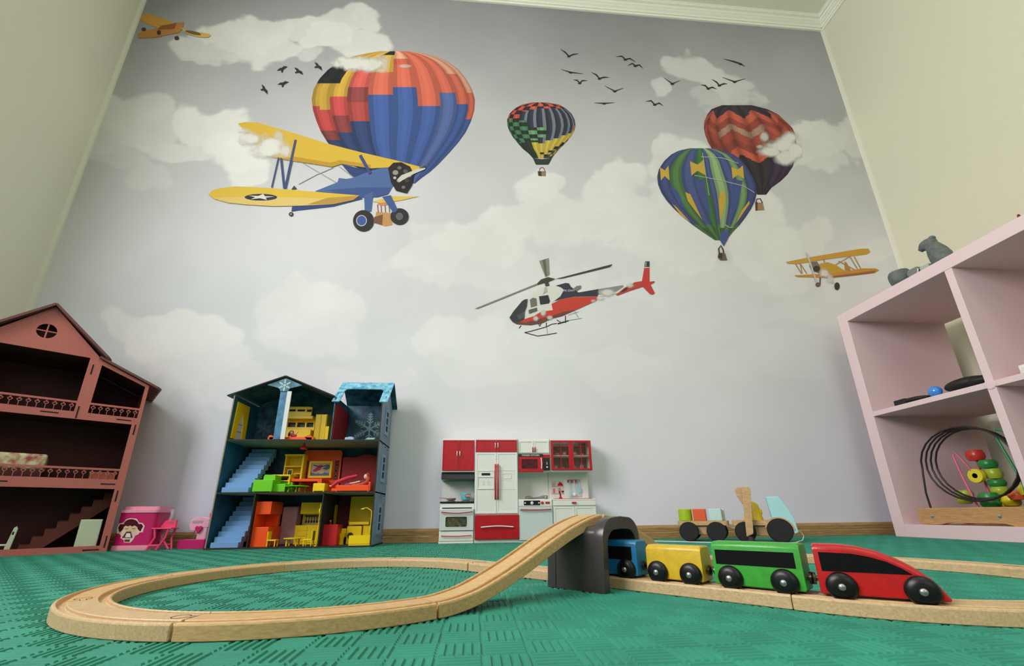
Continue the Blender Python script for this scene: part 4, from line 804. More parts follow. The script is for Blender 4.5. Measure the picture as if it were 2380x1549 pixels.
hel = [(SX0+.02, 1.255, ST+.045), (SX0+.02, 1.256, .13), (SX0+.022, 1.249, .19)]+[(SX0+.024+.014*(k/72), cy-.016*(k/72)+(ry-.016*(k/72))*math.cos(a), cz+(rz-.008*(k/72))*math.sin(a)) for k, a in [(k, -.05+2*math.pi*k/24) for k in range(0, 85)]]+[(SX0+.045, 1.012, .15), (SX0+.05, 1.02, ST+.045)]
obj('wire_coil', MB().tube(hel, .0026, 7), M_wr, mz, smooth=60)
obj('wire', MB().tube([(SX0+.05, 1.15, ST+.045), (SX0+.05, 1.165, .17), (SX0+.05, 1.172, .232), (SX0+.055, 1.168, .240), (SX0+.06, 1.158, .215), (SX0+.066, 1.144, .174), (SX0+.08, 1.14, .168), (SX0+.1, 1.155, .225), (SX0+.1, 1.15, ST+.045)], .0028, 7), mat('pink_wire', (214, 100, 124), .4), mz, smooth=60)
obj('wire', MB().tube([(SX0+.04, 1.028, ST+.045), (SX0+.04, 1.02, .14), (SX0+.042, 1.04, .24), (SX0+.042, 1.046, .275), (SX0+.044, 1.04, .285), (SX0+.06, 1.02, .27), (SX0+.07, 1.01, ST+.045)], .0030, 7), mat('green_wire', (38, 136, 82), .4), mz, smooth=60)
BC = {'r': (196, 50, 40), 'g': (40, 130, 60), 'l': (160, 180, 48), 'y': (226, 206, 40), 'o': (214, 92, 46)}
for y_, z_, x_, ry_, rz_, c in ((1.094, .222, .10, .021, .016, 'r'), (1.072, .196, .10, .021, .0125, 'g'), (1.066, .170, .10, .019, .015, 'l'), (1.066, .146, .10, .020, .010, 'g'), (1.064, .126, .10, .020, .012, 'l'), (1.152, .121, .08, .019, .012, 'l'), (1.158, .104, .08, .018, .010, 'l'), (1.096, .110, .07, .022, .014, 'g'), (1.096, .094, .07, .021, .011, 'g'), (1.048, .100, .09, .019, .014, 'y'), (1.030, .113, .07, .019, .012, 'o'), (1.006, .125, .07, .017, .014, 'y'), (1.06, .088, .1, .022, .010, 'y')):
    k_ = (SX0+x_)/1.38; y_ = y_*k_; z_ = .081+(z_-.081)*k_
    obj('bead', MB().lathe([(.004, -rz_), (ry_*.8, -rz_*.9), (ry_, -rz_*.3), (ry_, rz_*.3), (ry_*.8, rz_*.9), (.004, rz_)], (SX0+x_, y_, z_), n=20), mat('bead_'+c, BC[c], .3), mz, smooth=45)
obj('bead', MB().lathe([(.007, -.006), (.019, -.006), (.020, 0), (.019, .006), (.007, .006), (.006, 0), (.007, -.006)], (SX0+.068, 1.142, .171), 'x', 24), mat('bead_y', BC['y'], .3), mz, smooth=45)
t = thing('plastic_bag', 'crumpled clear plastic bag standing behind the bead maze', 'plastic bag', (SX0+.26, 1.1, ST)); obj('sheet', MB().prism([(1.0, ST), (1.19, ST), (1.18, .2), (1.20, .34), (1.06, .33), (1.0, .345)], SX0+.24, SX0+.245, 'yz'), mat('cloudy_plastic', (220, 220, 216), .25, alpha=.22), t)

# ------------------------------------------------------------------ wooden crane truck with trailer by the back wall
TA = Vector((.645, 1.31, 0)); th = math.radians(-33); TH = Vector((math.cos(th), math.sin(th), 0)); TN = Vector((-math.sin(th), math.cos(th), 0))
M_tw = wood('truck_wood', (212, 176, 130), (186, 148, 102), (8, 50, 50), .5, 8); M_tk = mat('truck_black_wheel', (15, 15, 17), .7, noise=.1, nscale=200); M_aq = mat('truck_pale_blue', (168, 218, 220), .5); M_yf = mat('yellow_figure_paint', (238, 200, 24), .3)
# local frame: x along the truck, y across (0 = near wheel faces), z up
def tw(t, x, r, yw=.078):
    for y0, y1 in ((0, .015), (yw-.015, yw)): obj('wheel', MB().lathe([(r-.002, y0), (r, y0+.002), (r, y1-.002), (r-.002, y1), (0, y1)], (x, 0, r), 'y', 32), M_tk, t, smooth=40, local=True)
def truck_part(nm, lb, cat, t0): p = TA+TH*t0; return thing(nm, lb, cat, (p.x, p.y, 0), th)
t = truck_part('toy_trailer', 'wooden toy trailer with black wheels carrying three blocks', 'toy trailer', .027)
obj('platform', MB().prism(rrect(-.068, .072, .012, .066, .01), .044, .057, 'xy'), M_tw, t, bevel=.0025, seg=2, local=True); obj('chassis', MB().box(-.055, .06, .022, .056, .018, .044), M_tw, t, local=True, bevel=.002)
for x in (-.037, .0385): tw(t, x, .0272)
obj('hitch', MB().tube([(.068, .039, .038), (.086, .039, .036)], .002, 8), mat('white_plastic', (0, 0, 0)), t, local=True)
p = lambda x, y, z, t0=.027: tuple(TA+TH*(t0+x)+TN*y+Vector((0, 0, z)))
obj('green_cylinder_block', MB().lathe([(.0185, 0), (.0195, .001), (.0195, .033), (.0185, .034), (0, .034)]), mat('lime_paint', (166, 196, 30), .4), org=p(-.045, .030, .057), local=True, smooth=40, label='lime green cylinder block at the left of the trailer', cat='block')
for nm, x, c, lb in (('orange_block', -.0035, (226, 94, 44), 'orange cube block in the middle of the trailer'), ('pale_blue_block', .040, (196, 222, 218), 'pale blue cube block at the right of the trailer, in front')):
    o_ = obj(nm, MB().box(-.0175, .0175, -.0175, .0175, 0, .034), mat(nm+'_paint', c, .4), org=p(x, .030, .057), local=True, bevel=.0015, label=lb, cat='block'); o_.rotation_euler.z = th
o_ = obj('pale_blue_block', MB().box(-.0115, .0115, -.009, .009, 0, .034), mat('pale_blue_block_paint', (0, 0, 0)), org=p(.052, .0582, .057), local=True, bevel=.0015, label='pale blue block at the right of the trailer, behind the other', cat='block'); o_.rotation_euler.z = th
t = truck_part('toy_truck', 'wooden toy crane truck with pale blue cab and black wheels', 'toy truck', .175)
obj('platform', MB().prism(rrect(-.066, .062, .012, .066, .008), .044, .058, 'xy'), M_tw, t, bevel=.0025, local=True); obj('chassis', MB().box(-.055, .06, .022, .056, .016, .044), M_tw, t, local=True, bevel=.002)
tw(t, -.035, .0272); tw(t, .050, .0315)
obj('mudguard', MB().prism([(.050+.036*math.cos(a), .030+.036*math.sin(a)) for a in np.linspace(2.9, .05, 16)]+[(.050+.0325*math.cos(a), .030+.0325*math.sin(a)) for a in np.linspace(.05, 2.9, 16)], .002, .02, 'xz'), M_tw, t, local=True)
obj('cab', MB().prism([(.030, .121), (.062, .121), (.080, .086), (.088, .066), (.0925, .026), (.083, .022), (.066, .060), (.052, .066), (.036, .066)], .004, .074, 'xz'), M_aq, t, local=True, bevel=.002)
ar = obj('crane_arm', MB().prism([(-.026, .150), (-.010, .150), (-.004, .143), (-.016, .022), (-.034, .014)], -.016, -.004, 'xz'), M_tw, t, local=True, bevel=.003)
obj('crane_jib', MB().prism([(-.045, .142), (-.040, .149), (-.030, .150), (-.024, .142), (-.012, .088), (-.022, .084), (-.042, .124)], -.001, .012, 'xz'), M_tw, t, local=True, bevel=.003); obj('magnet_foot', MB().lathe([(.007, .016), (.009, .008), (.0155, .002), (.0155, 0), (0, 0)], (-.024, -.012, 0), n=20), M_bk, t, local=True, smooth=40)
pf = p(-.010, .036, .058, .175); t = thing('peg_figure', 'yellow bell-shaped driver figure standing on the crane truck', 'toy figure', pf); obj('body', MB().lathe([(.026, 0), (.0255, .006), (.022, .016), (.0205, .030), (.0195, .038), (.0155, .046), (.008, .0505), (0, .0515)], n=28), M_yf, t, local=True, smooth=50)
obj('arm', MB().ball((.016, -.012, .022), (.006, .006, .010), 12, 8), M_yf, t, local=True, smooth=60)
M_str = mat('white_cord', (226, 224, 214), .8)
obj('pull_cord', MB().tube([p(x, y, z, .175) for x, y, z in ((.088, .039, .03), (.099, .036, .028), (.104, .030, .016), (.098, .015, .006), (.08, -.015, .002), (.04, -.05, .002), (-.02, -.07, .002), (-.10, -.085, .002), (-.20, -.06, .002), (-.28, -.05, .002), (-.34, -.02, .002))], .0013, 6), M_str, smooth=60, label='white pull cord trailing from the crane truck along the mat', cat='cord')

# ------------------------------------------------------------------ tall pink dollhouse on the left, turned towards the room
H_f = mat('dusty_pink_board', (192, 106, 98), .6, noise=.04, nscale=300, bump=.1, bscale=500); H_i = mat('shaded_pink_board', (80, 34, 31), .7, noise=.05, nscale=200)  # H_i: interior shade put into a darker copy of the facade pink
H_k = mat('slot_black', (30, 14, 14), .8); H_r = mat('roof_brown_pink', (112, 68, 66), .6); H_w = mat('cream_toy_plastic', (206, 216, 190), .5)
HO = (-.9758, 1.3241, 0); HA = math.radians(40); DP = .20
ph = thing('dollhouse', 'tall dusty pink wooden dollhouse with heart balustrades, at left', 'dollhouse', HO, HA)
XL, XC = -.471, -.2345; mir = lambda x: 2*XC-x
outline = [(.002, 0), (.002, .4605), (-.112, .512), (XC, .640), (mir(-.112), .512), (XL, .4605), (XL, 0)]
openings = [rect(mir(-.1387), -.1387, .3605, .5145), [(-.1113, .3605), (-.0065, .3605), (-.0065, .4555), (-.1113, .4995)], [(mir(-.1113), .3605), (mir(-.1113), .4995), (mir(-.0065), .4555), (mir(-.0065), .3605)],
            rect(mir(-.0145), -.0145, .186, .341), rect(mir(-.0145), -.0145, .0155, .1607), ell(-.2362, .5675, .0195, .0205, 28)]
obj('facade', MB().plate([outline]+openings, 0, .005), H_f, ph, local=True)
obj('window_bar', MB().box(-.2377, -.2347, .001, .004, .5475, .5875), H_f, ph, local=True); obj('window_bar', MB().box(-.2555, -.2168, .001, .004, .566, .569), H_f, ph, local=True)
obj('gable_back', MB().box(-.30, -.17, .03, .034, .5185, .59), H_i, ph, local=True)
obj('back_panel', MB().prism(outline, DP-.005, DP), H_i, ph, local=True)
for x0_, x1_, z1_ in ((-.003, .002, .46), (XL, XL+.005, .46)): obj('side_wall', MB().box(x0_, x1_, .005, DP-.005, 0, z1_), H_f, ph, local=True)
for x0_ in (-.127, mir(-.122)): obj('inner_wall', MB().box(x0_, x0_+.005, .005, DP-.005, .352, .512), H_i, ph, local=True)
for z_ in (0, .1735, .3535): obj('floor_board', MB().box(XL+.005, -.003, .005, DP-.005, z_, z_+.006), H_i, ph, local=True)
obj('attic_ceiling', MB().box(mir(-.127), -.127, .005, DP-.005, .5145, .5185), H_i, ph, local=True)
for x0_, x1_, z0_, z1_ in ((-.130, -.127, .468, .497), (-.133, -.130, .343, .376), (-.200, -.166, .3505, .3535), (-.050, -.018, .3500, .3530), (-.0075, -.0045, .312, .341), (-.046, -.016, .172, .175), (-.0085, -.0055, .128, .157), (-.046, -.014, .0045, .0075), (-.0065, -.0035, .010, .040), (-.245, -.215, .172, .175)): obj('slot', MB().box(x0_, x1_, -.0006, .002, z0_, z1_), H_k, ph, local=True)
def slope(name, x0_, z0_, x1_, z1_, y0, y1, th_, m, scallop):
    d = Vector((x1_-x0_, 0, z1_-z0_)); L_ = d.length; d.normalize(); n_ = Vector((-d.z, 0, d.x)); n_ = n_ if n_.z > 0 else -n_
    pts = [(0, y0), (L_-.006, y0)]
    if scallop:
        w_ = (y1-y0)/7
        for k in range(7): pts += [(L_-.006+.013*math.sin(a), y0+w_*(k+.5-.5*math.cos(a))) for a in np.linspace(0, math.pi, 7)[1:]]
    else: pts += [(L_, y0), (L_, y1)]
    pts += [(0, y1)]
    mb = MB().prism(pts, 0, th_, 'xy'); mb.v = [tuple(Vector((x0_, 0, z0_))+d*a+Vector((0, b, 0))+n_*c) for a, b, c in mb.v]
    return obj(name, mb, m, ph, local=True)
slope('roof', XC-.002, .6425, -.103, .5165, -.016, DP+.01, .006, H_r, True); slope('roof', XC+.002, .6425, mir(-.103), .5165, -.016, DP+.01, .006, H_r, True)
slope('roof', -.121, .5175, .0245, .452, -.010, DP+.01, .006, H_r, True); slope('roof', mir(-.121), .5175, mir(.0245), .452, -.010, DP+.01, .006, H_r, True)
# heart balustrades: one baluster mesh shared by all
def heart(n=18, s=.0052): return [(s*.95*math.sin(t)**3, s*(.81*math.cos(t)-.31*math.cos(2*t)-.13*math.cos(3*t)-.06*math.cos(4*t))) for t in np.linspace(0, 2*math.pi, n+1)[:-1]]
ho = heart(); hi = [(x*.62, z*.62+.0002) for x, z in ho]
bmesh_ = MB().plate([ho, hi], -.001, .001); bmesh_.box(-.0007, .0007, -.001, .001, -.0145, -.0048); bmesh_.box(-.0018, .0018, -.001, .001, .0025, .0068)
proto = None
def balustrade(x0_, x1_, z0_, n, y=.0025):
    global proto
    obj('handrail', MB().box(x0_, x1_, y-.0025, y+.0025, z0_+.0235, z0_+.029), H_f, ph, local=True)
    for i in range(n):
        x = x0_+(x1_-x0_)*(i+.5)/n
        if proto is None: o_ = proto = obj('baluster', bmesh_, H_f, ph, local=True)
        else: o_ = proto.copy(); C.objects.link(o_)
        o_.location = (x, y, z0_+.0155)
balustrade(mir(-.1387), -.1387, .3605, 12); balustrade(-.1113, -.0065, .3605, 7); balustrade(mir(-.0065), mir(-.1113), .3605, 7); balustrade(mir(-.0145), -.0145, .186, 28)
st = [(-.165, .006)]; n_ = 8
for k in range(n_): a = -.165+.0195*k; z = .006+.0187*(k+1); st += [(a, z), (a+.0195, z)]
st += [(-.009, .118), (-.128, .006)]
for y0_ in (.085, .150): obj('stair_stringer', MB().prism(st, y0_, y0_+.004), H_i if y0_ > .1 else mat('stair_board', (120, 62, 54), .7), ph, local=True)  # interior shade put into both stringer colours, deeper on the back one
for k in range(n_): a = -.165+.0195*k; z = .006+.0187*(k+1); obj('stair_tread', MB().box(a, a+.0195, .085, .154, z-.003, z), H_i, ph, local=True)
def hw(x, y, z): q = Matrix.Translation(HO)@Matrix.Rotation(HA, 4, 'Z')@Vector((x, y, z)); return tuple(q)
def hthing(nm, lb, cat, x, y, z, group=None): return thing(nm, lb, cat, hw(x, y, z), HA, group)
t = hthing('toy_wardrobe', 'plain cream toy wardrobe in the pink dollhouse ground floor', 'toy wardrobe', -.041, .03, .006); obj('body', MB().box(-.0225, .0205, -.012, .02, 0, .076), H_w, t, local=True, bevel=.001); obj('door', MB().box(-.0215, .0195, -.0135, -.012, .002, .074), H_w, t, local=True, bevel=.0006)
t = hthing('toy_chair', 'cream toy chair in the pink dollhouse ground floor', 'toy chair', -.196, .03, .006)
obj('backrest', MB().plate([[(.012, 0), (.020, 0), (.0235, .056), (.0205, .062), (.0165, .058), (.012, .02)], rect(.0165, .0195, .042, .049)], -.014, .014), H_w, t, local=True, bevel=.001); obj('seat', MB().box(-.016, .014, -.014, .014, .017, .021), H_w, t, local=True, bevel=.001)
for sx in (-.014, .011):
    for sy in (-.013, .010): obj('leg', MB().box(sx, sx+.003, sy, sy+.003, 0, .017), H_w, t, local=True)
t = hthing('toy_bed', 'toy bed with cream floral cover on the pink dollhouse middle floor', 'toy bed', -.235, .06, .1795); M_fl = mat('floral_cover', (214, 214, 172), .7, col2=(168, 70, 70), nscale=70)
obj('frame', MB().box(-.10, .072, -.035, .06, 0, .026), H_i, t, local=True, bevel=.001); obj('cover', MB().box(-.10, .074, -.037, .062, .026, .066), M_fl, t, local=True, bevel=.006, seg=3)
for i, (x, z, l, w2) in enumerate(((-.046, .1795, .052, 'low pink wooden box at the right end of the dollhouse middle floor'), (-.31, .3595, .06, 'low pink wooden box at the left of the dollhouse attic'))): t = hthing('toy_crib', w2, 'toy furniture', x, .03, z); obj('box', MB().plate([rect(-l/2, l/2, -.016, .03), rect(-l/2+.003, l/2-.003, -.013, .027)], .002, .026, 'xy'), mat('salmon_board', (196, 106, 84), .6), t, local=True); obj('bottom', MB().box(-l/2, l/2, -.016, .03, 0, .002), mat('salmon_board', (0, 0, 0)), t, local=True)

# ------------------------------------------------------------------ pink toys between the two houses
def WX(px, py, Y): return onY(px, py, Y)[0]
Yw = 1.345; xa, xb = WX(250, 1282, Yw), WX(345, 1280, Yw); xc = (xa+xb)/2; hw_ = (xb-xa)/2
Q_m = mat('magenta_plastic', (206, 28, 110), .35); Q_l = mat('light_pink_plastic', (242, 160, 186), .4); Q_h = mat('hot_pink_plastic', (246, 74, 124), .35); Q_c = mat('clear_plastic', (220, 210, 212), .15, alpha=.3)
t = thing('toy_washing_machine', 'magenta toy washing machine with a girl sticker', 'toy washer', (xc, Yw+.04, 0))
obj('base_rim', MB().prism(rrect(-hw_, hw_, -.04, .04, .012), 0, .013, 'xy'), Q_l, t, local=True, bevel=.003); obj('body', MB().prism(rrect(-hw_+.003, hw_-.003, -.038, .038, .012), .013, .098, 'xy'), Q_m, t, local=True, smooth=40)
obj('top_rim', MB().prism(rrect(-hw_, hw_, -.04, .04, .012), .098, .106, 'xy'), Q_l, t, local=True, bevel=.002); obj('lid', MB().prism(rrect(-hw_+.004, hw_-.004, -.03, .03, .01), .106, .115, 'xy'), Q_l, t, local=True, bevel=.004, seg=3); obj('lid_grip', MB().prism(rrect(-.03, .012, -.026, -.018, .003), .1145, .117, 'xy'), mat('rose_dark', (176, 96, 120), .4), t, local=True)
obj('hose', MB().tube([(hw_, .01, .10), (hw_+.012, .006, .104), (hw_+.016, .0, .09), (hw_+.010, -.004, .05), (hw_+.004, -.004, .02)], .0045, 10), Q_c, t, local=True, smooth=60)
ZW = lambda a, b, l=0: tuple((lambda q: (q[0], Yw-.0003+.002-.0002*l-.0002, q[1]))(onY(240+a/9.154, 1170+b/9.154, Yw)))
s_ = Print(ZW); CRM = (240, 214, 200); HR = (84, 24, 40)
s_.poly([(560,322),(700,332),(758,418),(832,426),(874,490),(845,570),(832,622),(762,628),(742,662),(664,702),(644,752),(612,802),(560,848),(430,842),(424,786),(352,747),(372,702),(328,652),(276,652),(288,520),(328,438),(420,416),(480,348)], CRM)
s_.poly([(440,450),(350,452),(308,530),(326,600),(346,624),(374,602),(412,560),(446,500)], HR, 1).poly([(725,445),(812,446),(842,500),(802,562),(792,604),(758,592),(718,540)], HR, 1).poly(ell(588, 452, 156, 110), HR, 1)
s_.poly([(428,512),(470,482),(520,498),(560,478),(610,500),(660,478),(712,506),(706,570),(650,604),(490,606),(434,572)], (232, 196, 160), 2)
s_.poly(stroke([(460,545),(495,556),(528,543)], 11), (80,50,40), 3).poly(stroke([(606,540),(645,550),(682,534)], 11), (80,50,40), 3)
s_.poly([(484,612),(584,608),(618,738),(388,742)], (112,36,64), 2).poly([(492,642),(572,642),(580,728),(456,728)], (244,236,230), 3).poly(ell(400,648,56,26), (236,206,190), 2).poly(ell(652,644,56,26), (236,206,190), 2).poly([(452,742),(566,742),(556,790),(452,790)], (228,190,170), 2).poly([(446,780),(560,780),(552,822),(444,822)], (120,50,60), 3)
s_.build('girl_sticker', t, 1., label='cartoon girl sticker with dark pigtails')
# folding high chair
Yc = 1.365; xc = WX(376, 1280, Yc)-.001; t = thing('toy_high_chair', 'hot pink folding toy high chair beside the toy washer', 'toy chair', (xc, Yc, 0))
obj('tray', MB().box(-.029, .024, -.018, .018, .054, .0575), Q_h, t, local=True, bevel=.0015)
obj('backrest', MB().prism([(-.022, .0575), (.020, .0575), (.020, .077), (-.010, .077)], .006, .011), Q_h, t, local=True, bevel=.001); obj('back_slot', MB().prism(ell(.005, .0705, .008, .0025, 16), .0054, .0065), mat('rose_dark', (0, 0, 0)), t, local=True)
for sy in (-.014, .014):
    obj('leg', MB().tube([(-.021, sy, .054), (-.016, sy, .032), (.006-.034 if sy < 0 else .012, sy-.004, 0)], .0029, 8), Q_h, t, local=True); obj('leg', MB().tube([(.016, sy, .054), (.011, sy, .03), (-.004 if sy < 0 else .019, sy-.003, 0)], .0029, 8), Q_h, t, local=True)
obj('footrest', MB().box(-.026, .0, -.019, -.015, .010, .0145), Q_h, t, local=True, bevel=.001); obj('crossbar', MB().box(-.02, .014, .011, .0135, .012, .0145), Q_h, t, local=True)
# sewing machine
Ys = 1.40; x0_ = WX(420, 1276, Ys); t = thing('toy_sewing_machine', 'pink toy sewing machine beside the blue dollhouse', 'toy machine', (x0_+.04, Ys, 0))
obj('base', MB().prism(rrect(-.042, .036, -.022, .022, .008), 0, .024, 'xy'), Q_m, t, local=True, bevel=.003); obj('column', MB().box(.002, .030, -.014, .014, .022, .078), mat('baby_pink', (246, 178, 206), .35), t, local=True, bevel=.005, seg=3)
obj('arm', MB().prism([(.032, .056), (.032, .082), (.012, .086), (-.004, .085), (-.020, .076), (-.022, .062), (-.018, .050), (-.004, .047), (.004, .054)], -.015, .015), mat('baby_pink', (0, 0, 0)), t, local=True, bevel=.004, seg=3)
obj('heart_knob', MB().prism([(.008+.011*q[0]/.0052*.9, .052+.013*q[1]/.0052*.9) for q in heart()], -.020, -.015), Q_m, t, local=True, bevel=.0015); obj('display', MB().prism(rrect(-.014, .014, .069, .0755, .002), -.0158, -.0145), mat('display_grey', (196, 160, 176), .3), t, local=True)
obj('hand_wheel', MB().lathe([(.010, .033), (.011, .035), (.010, .038), (0, .0385)], (0, 0, .062), 'x', 20), Q_h, t, local=True, smooth=40); obj('spool_pin', MB().lathe([(.0032, .083), (.0032, .090), (.0042, .091), (.0036, .096), (0, .097)], (.025, 0, 0), n=14), Q_h, t, local=True, smooth=40); obj('needle', MB().cyl((-.012, 0, .048), (-.012, 0, .026), .0012, n=8), mat('dull_metal', (0, 0, 0)), t, local=True)

# ------------------------------------------------------------------ blue snowflake dollhouse
BX0, BX1, BY0, BY1, TH_ = -.7245, -.2855, 1.32, 1.476, .003
U_b = mat('snow_blue_board', (52, 104, 124), .55, col2=(22, 50, 72), nscale=45); U_n = mat('night_blue_board', (34, 72, 100), .55, col2=(12, 22, 52), nscale=40); U_t = mat('teal_board', (28, 88, 114), .5, noise=.12, nscale=25)
U_o = mat('grey_blue_board', (120, 142, 168), .5, noise=.08, nscale=90); U_e = mat('raw_board_edge', (150, 138, 112), .7); U_s = mat('ice_roof_print', (150, 212, 228), .5, col2=(52, 142, 190), nscale=60); U_k = mat('dark_board_edge', (40, 34, 32), .7)
U_st = mat('stair_blue', (118, 164, 216), .5); U_g = mat('grey_ceiling_board', (150, 150, 134), .7); U_sn = mat('snow_white_print', (190, 216, 226), .6)
bh = thing('dollhouse', 'blue snowflake three-storey dollhouse full of colourful furniture', 'dollhouse', ((BX0+BX1)/2, (BY0+BY1)/2, 0))
def zbx(a, b, Y): return onY(470+a/3.4417, 850+b/3.4417, Y)
obj('base_board', MB().box(BX0-.002, BX1+.002, BY0-.002, BY1, 0, .004), U_k, bh)
obj('left_wall', MB().box(BX0, BX0+TH_, BY0, BY1, .004, .432), U_t, bh); obj('wall_edge', MB().box(BX0-.0002, BX0+TH_+.0002, BY0-.0006, BY0, .004, .432), U_e, bh)
DY = (BY0+BY1)/2+.004
obj('right_wall', MB().prism([(BY0, .004), (BY1, .004), (BY1, .432), (DY, .497), (BY0, .412)], BX1-TH_, BX1, 'yz'), U_o, bh); obj('wall_edge', MB().box(BX1-TH_-.0002, BX1+.0002, BY0-.0006, BY0, .004, .410), U_k, bh)
for z0_, z1_, m_ in ((.004, .150, U_t), (.150, .300, U_n), (.300, .44, U_b)): obj('back_panel', MB().box(BX0+TH_, BX1-TH_, BY1-.003, BY1, z0_, z1_), m_, bh)
obj('gable_back', MB().prism([(BX0, .42), (BX0, .4345), (-.5825, .4945), (-.433, .4325), (-.433, .42)], BY1-.0029, BY1-.0001), U_b, bh)
for z_ in (.150, .300): obj('floor_board', MB().box(BX0, BX1, BY0, BY1-.003, z_-.004, z_), U_k, bh); obj('ceiling_paper', MB().box(BX0+TH_, BX1-TH_, BY0+.002, BY1-.004, z_-.0048, z_-.004), U_g, bh)
def broof(nm, p0, p1, y0, y1, th_, m): d = Vector((p1[0]-p0[0], p1[1]-p0[1])).normalized(); n_ = Vector((-d.y, d.x)) if d.x > 0 else Vector((d.y, -d.x)); return obj(nm, MB().prism([p0, p1, (p1[0]+n_.x*th_, p1[1]+n_.y*th_), (p0[0]+n_.x*th_, p0[1]+n_.y*th_)], y0, y1), m, bh)
broof('roof', (-.742, .429), (-.5825, .4935), BY0-.004, BY1, .003, U_b); broof('roof', (-.432, .4315), (-.5825, .4935), BY0-.004, BY1, .003, U_b)
for p0, p1 in (((-.742, .4292), (-.5825, .4937)), ((-.432, .4317), (-.5825, .4937))): d = Vector((p1[0]-p0[0], p1[1]-p0[1])).normalized(); broof('roof_edge', p0, p1, BY0-.0046, BY0-.004, .0032, U_k)
obj('post_crown', MB().prism([(-.5925, .445), (-.598, .457), (-.635, .4665), (-.5825, .489), (-.531, .4665), (-.566, .457), (-.5725, .445)], BY0, BY0+.003), mat('crown_blue_print', (86, 150, 172), .55, col2=(34, 76, 96), nscale=60), bh)
obj('front_post', MB().box(-.5925, -.5725, BY0, BY0+.003, .3005, .447), mat('post_blue_print', (66, 138, 176), .5, col2=(40, 96, 140), nscale=50), bh); obj('post_edge', MB().box(-.5725, -.5600, BY0-.0004, BY0+.0034, .3005, .447), mat('white_board_edge', (222, 224, 220), .6), bh)
obj('partition', MB().box(-.4300, -.4270, BY0, BY1-.003, .300, .432), U_b, bh); obj('partition', MB().box(-.4310, -.4280, BY0, BY1-.003, .004, .146), U_k, bh); obj('partition', MB().box(-.6180, -.6150, BY0, BY1-.003, .004, .146), U_k, bh)
obj('red_panel', MB().box(-.4268, -.4240, BY0+.004, BY1-.02, .302, .412), mat('deep_red_board', (150, 12, 18), .6), bh); obj('red_back', MB().box(-.4275, BX1-TH_, BY1-.0045, BY1-.003, .004, .146), mat('dark_red_board', (96, 18, 22), .7), bh)
# dormer: front frame slope with a cut-out, back slope
R_ = Vector((DY-(BY0-.004), .500-.4135)); Ld = R_.length; rd = R_.normalized()
fr_ = [(-.4365, 0), (-.2700, 0), (-.2700, Ld), (-.4365, Ld)]
cut = [(-.4145, .0), (-.4145, Ld-.058)]+[(-.4145+.012-.012*math.cos(a), Ld-.058+.016*math.sin(a)) for a in np.linspace(.2, math.pi/2, 6)]+[(-.3070+.012*math.sin(a)-.0, Ld-.042-.016*(1-math.cos(a))) for a in np.linspace(0, math.pi/2, 6)]+[(-.2950, .0)]
lp = [(-.4365, 0)]+[(c[0], c[1]) for c in cut]+[(-.2700, 0), (-.2700, Ld), (-.4365, Ld)]
mb = MB().plate([lp, rect(-.431, -.4285, .030, .055), rect(-.2805, -.2775, .02, .032), rect(-.2805, -.2775, .058, .07)], 0, .003, 'xy'); mb.v = [(a, BY0-.004+rd.x*b-rd.y*c, .4135+rd.y*b+rd.x*c) for a, b, c in mb.v]; obj('dormer_roof', mb, U_s, bh)
mb = MB().box(-.4365, -.2700, 0, .109, 0, .003); e_ = Vector((BY1+.008-DY, .432-.500)); ed = e_.normalized(); mb.v = [(a, DY+ed.x*b-ed.y*c, .500+ed.y*b+ed.x*c) for a, b, c in mb.v]; obj('dormer_roof', mb, U_b, bh)
# windows on the right wall
U_f = mat('window_frame_blue', (134, 160, 196), .5)
for z_ in (.030, .180, .325):
    y0_, y1_ = BY0+.050, BY0+.108
    f_ = obj('side_window', MB().plate([[(y0_, z_), (y1_, z_), (y1_, z_+.075), (y1_-.014, z_+.086), (y0_+.014, z_+.086), (y0_, z_+.075)], rect(y0_+.012, y1_-.012, z_+.012, z_+.031), rect(y0_+.012, y1_-.012, z_+.035, z_+.056), rect(y0_+.012, y1_-.012, z_+.060, z_+.076)], BX1-.0002, BX1+.003, 'yz'), U_f, bh)
    obj('window_back', MB().box(BX1-.0003, BX1+.0006, y0_+.011, y1_-.011, z_+.011, z_+.077), U_k, f_)
for z_, y_ in ((.292, .03), (.288, .08), (.285, .12), (.146, .03), (.143, .08), (.141, .12)): obj('slot', MB().box(BX1-.0005, BX1+.0004, BY0+y_, BY0+y_+.018, z_, z_+.003), U_k, bh)
# stairs: each step a block
for z_, zt, x_ in ((.004, .142, -.7135), (.150, .290, -.7115)):
    n_ = 10; rise = (zt-z_)/n_
    for k in range(n_): y0_ = BY0+.004+.0142*k; obj('stair_step', MB().box(x_, x_+.0720, y0_, y0_+.0148, z_+rise*k-.0 if k == 0 else z_+rise*(k-1), z_+rise*(k+1)), U_st, bh, bevel=.0004, seg=1)
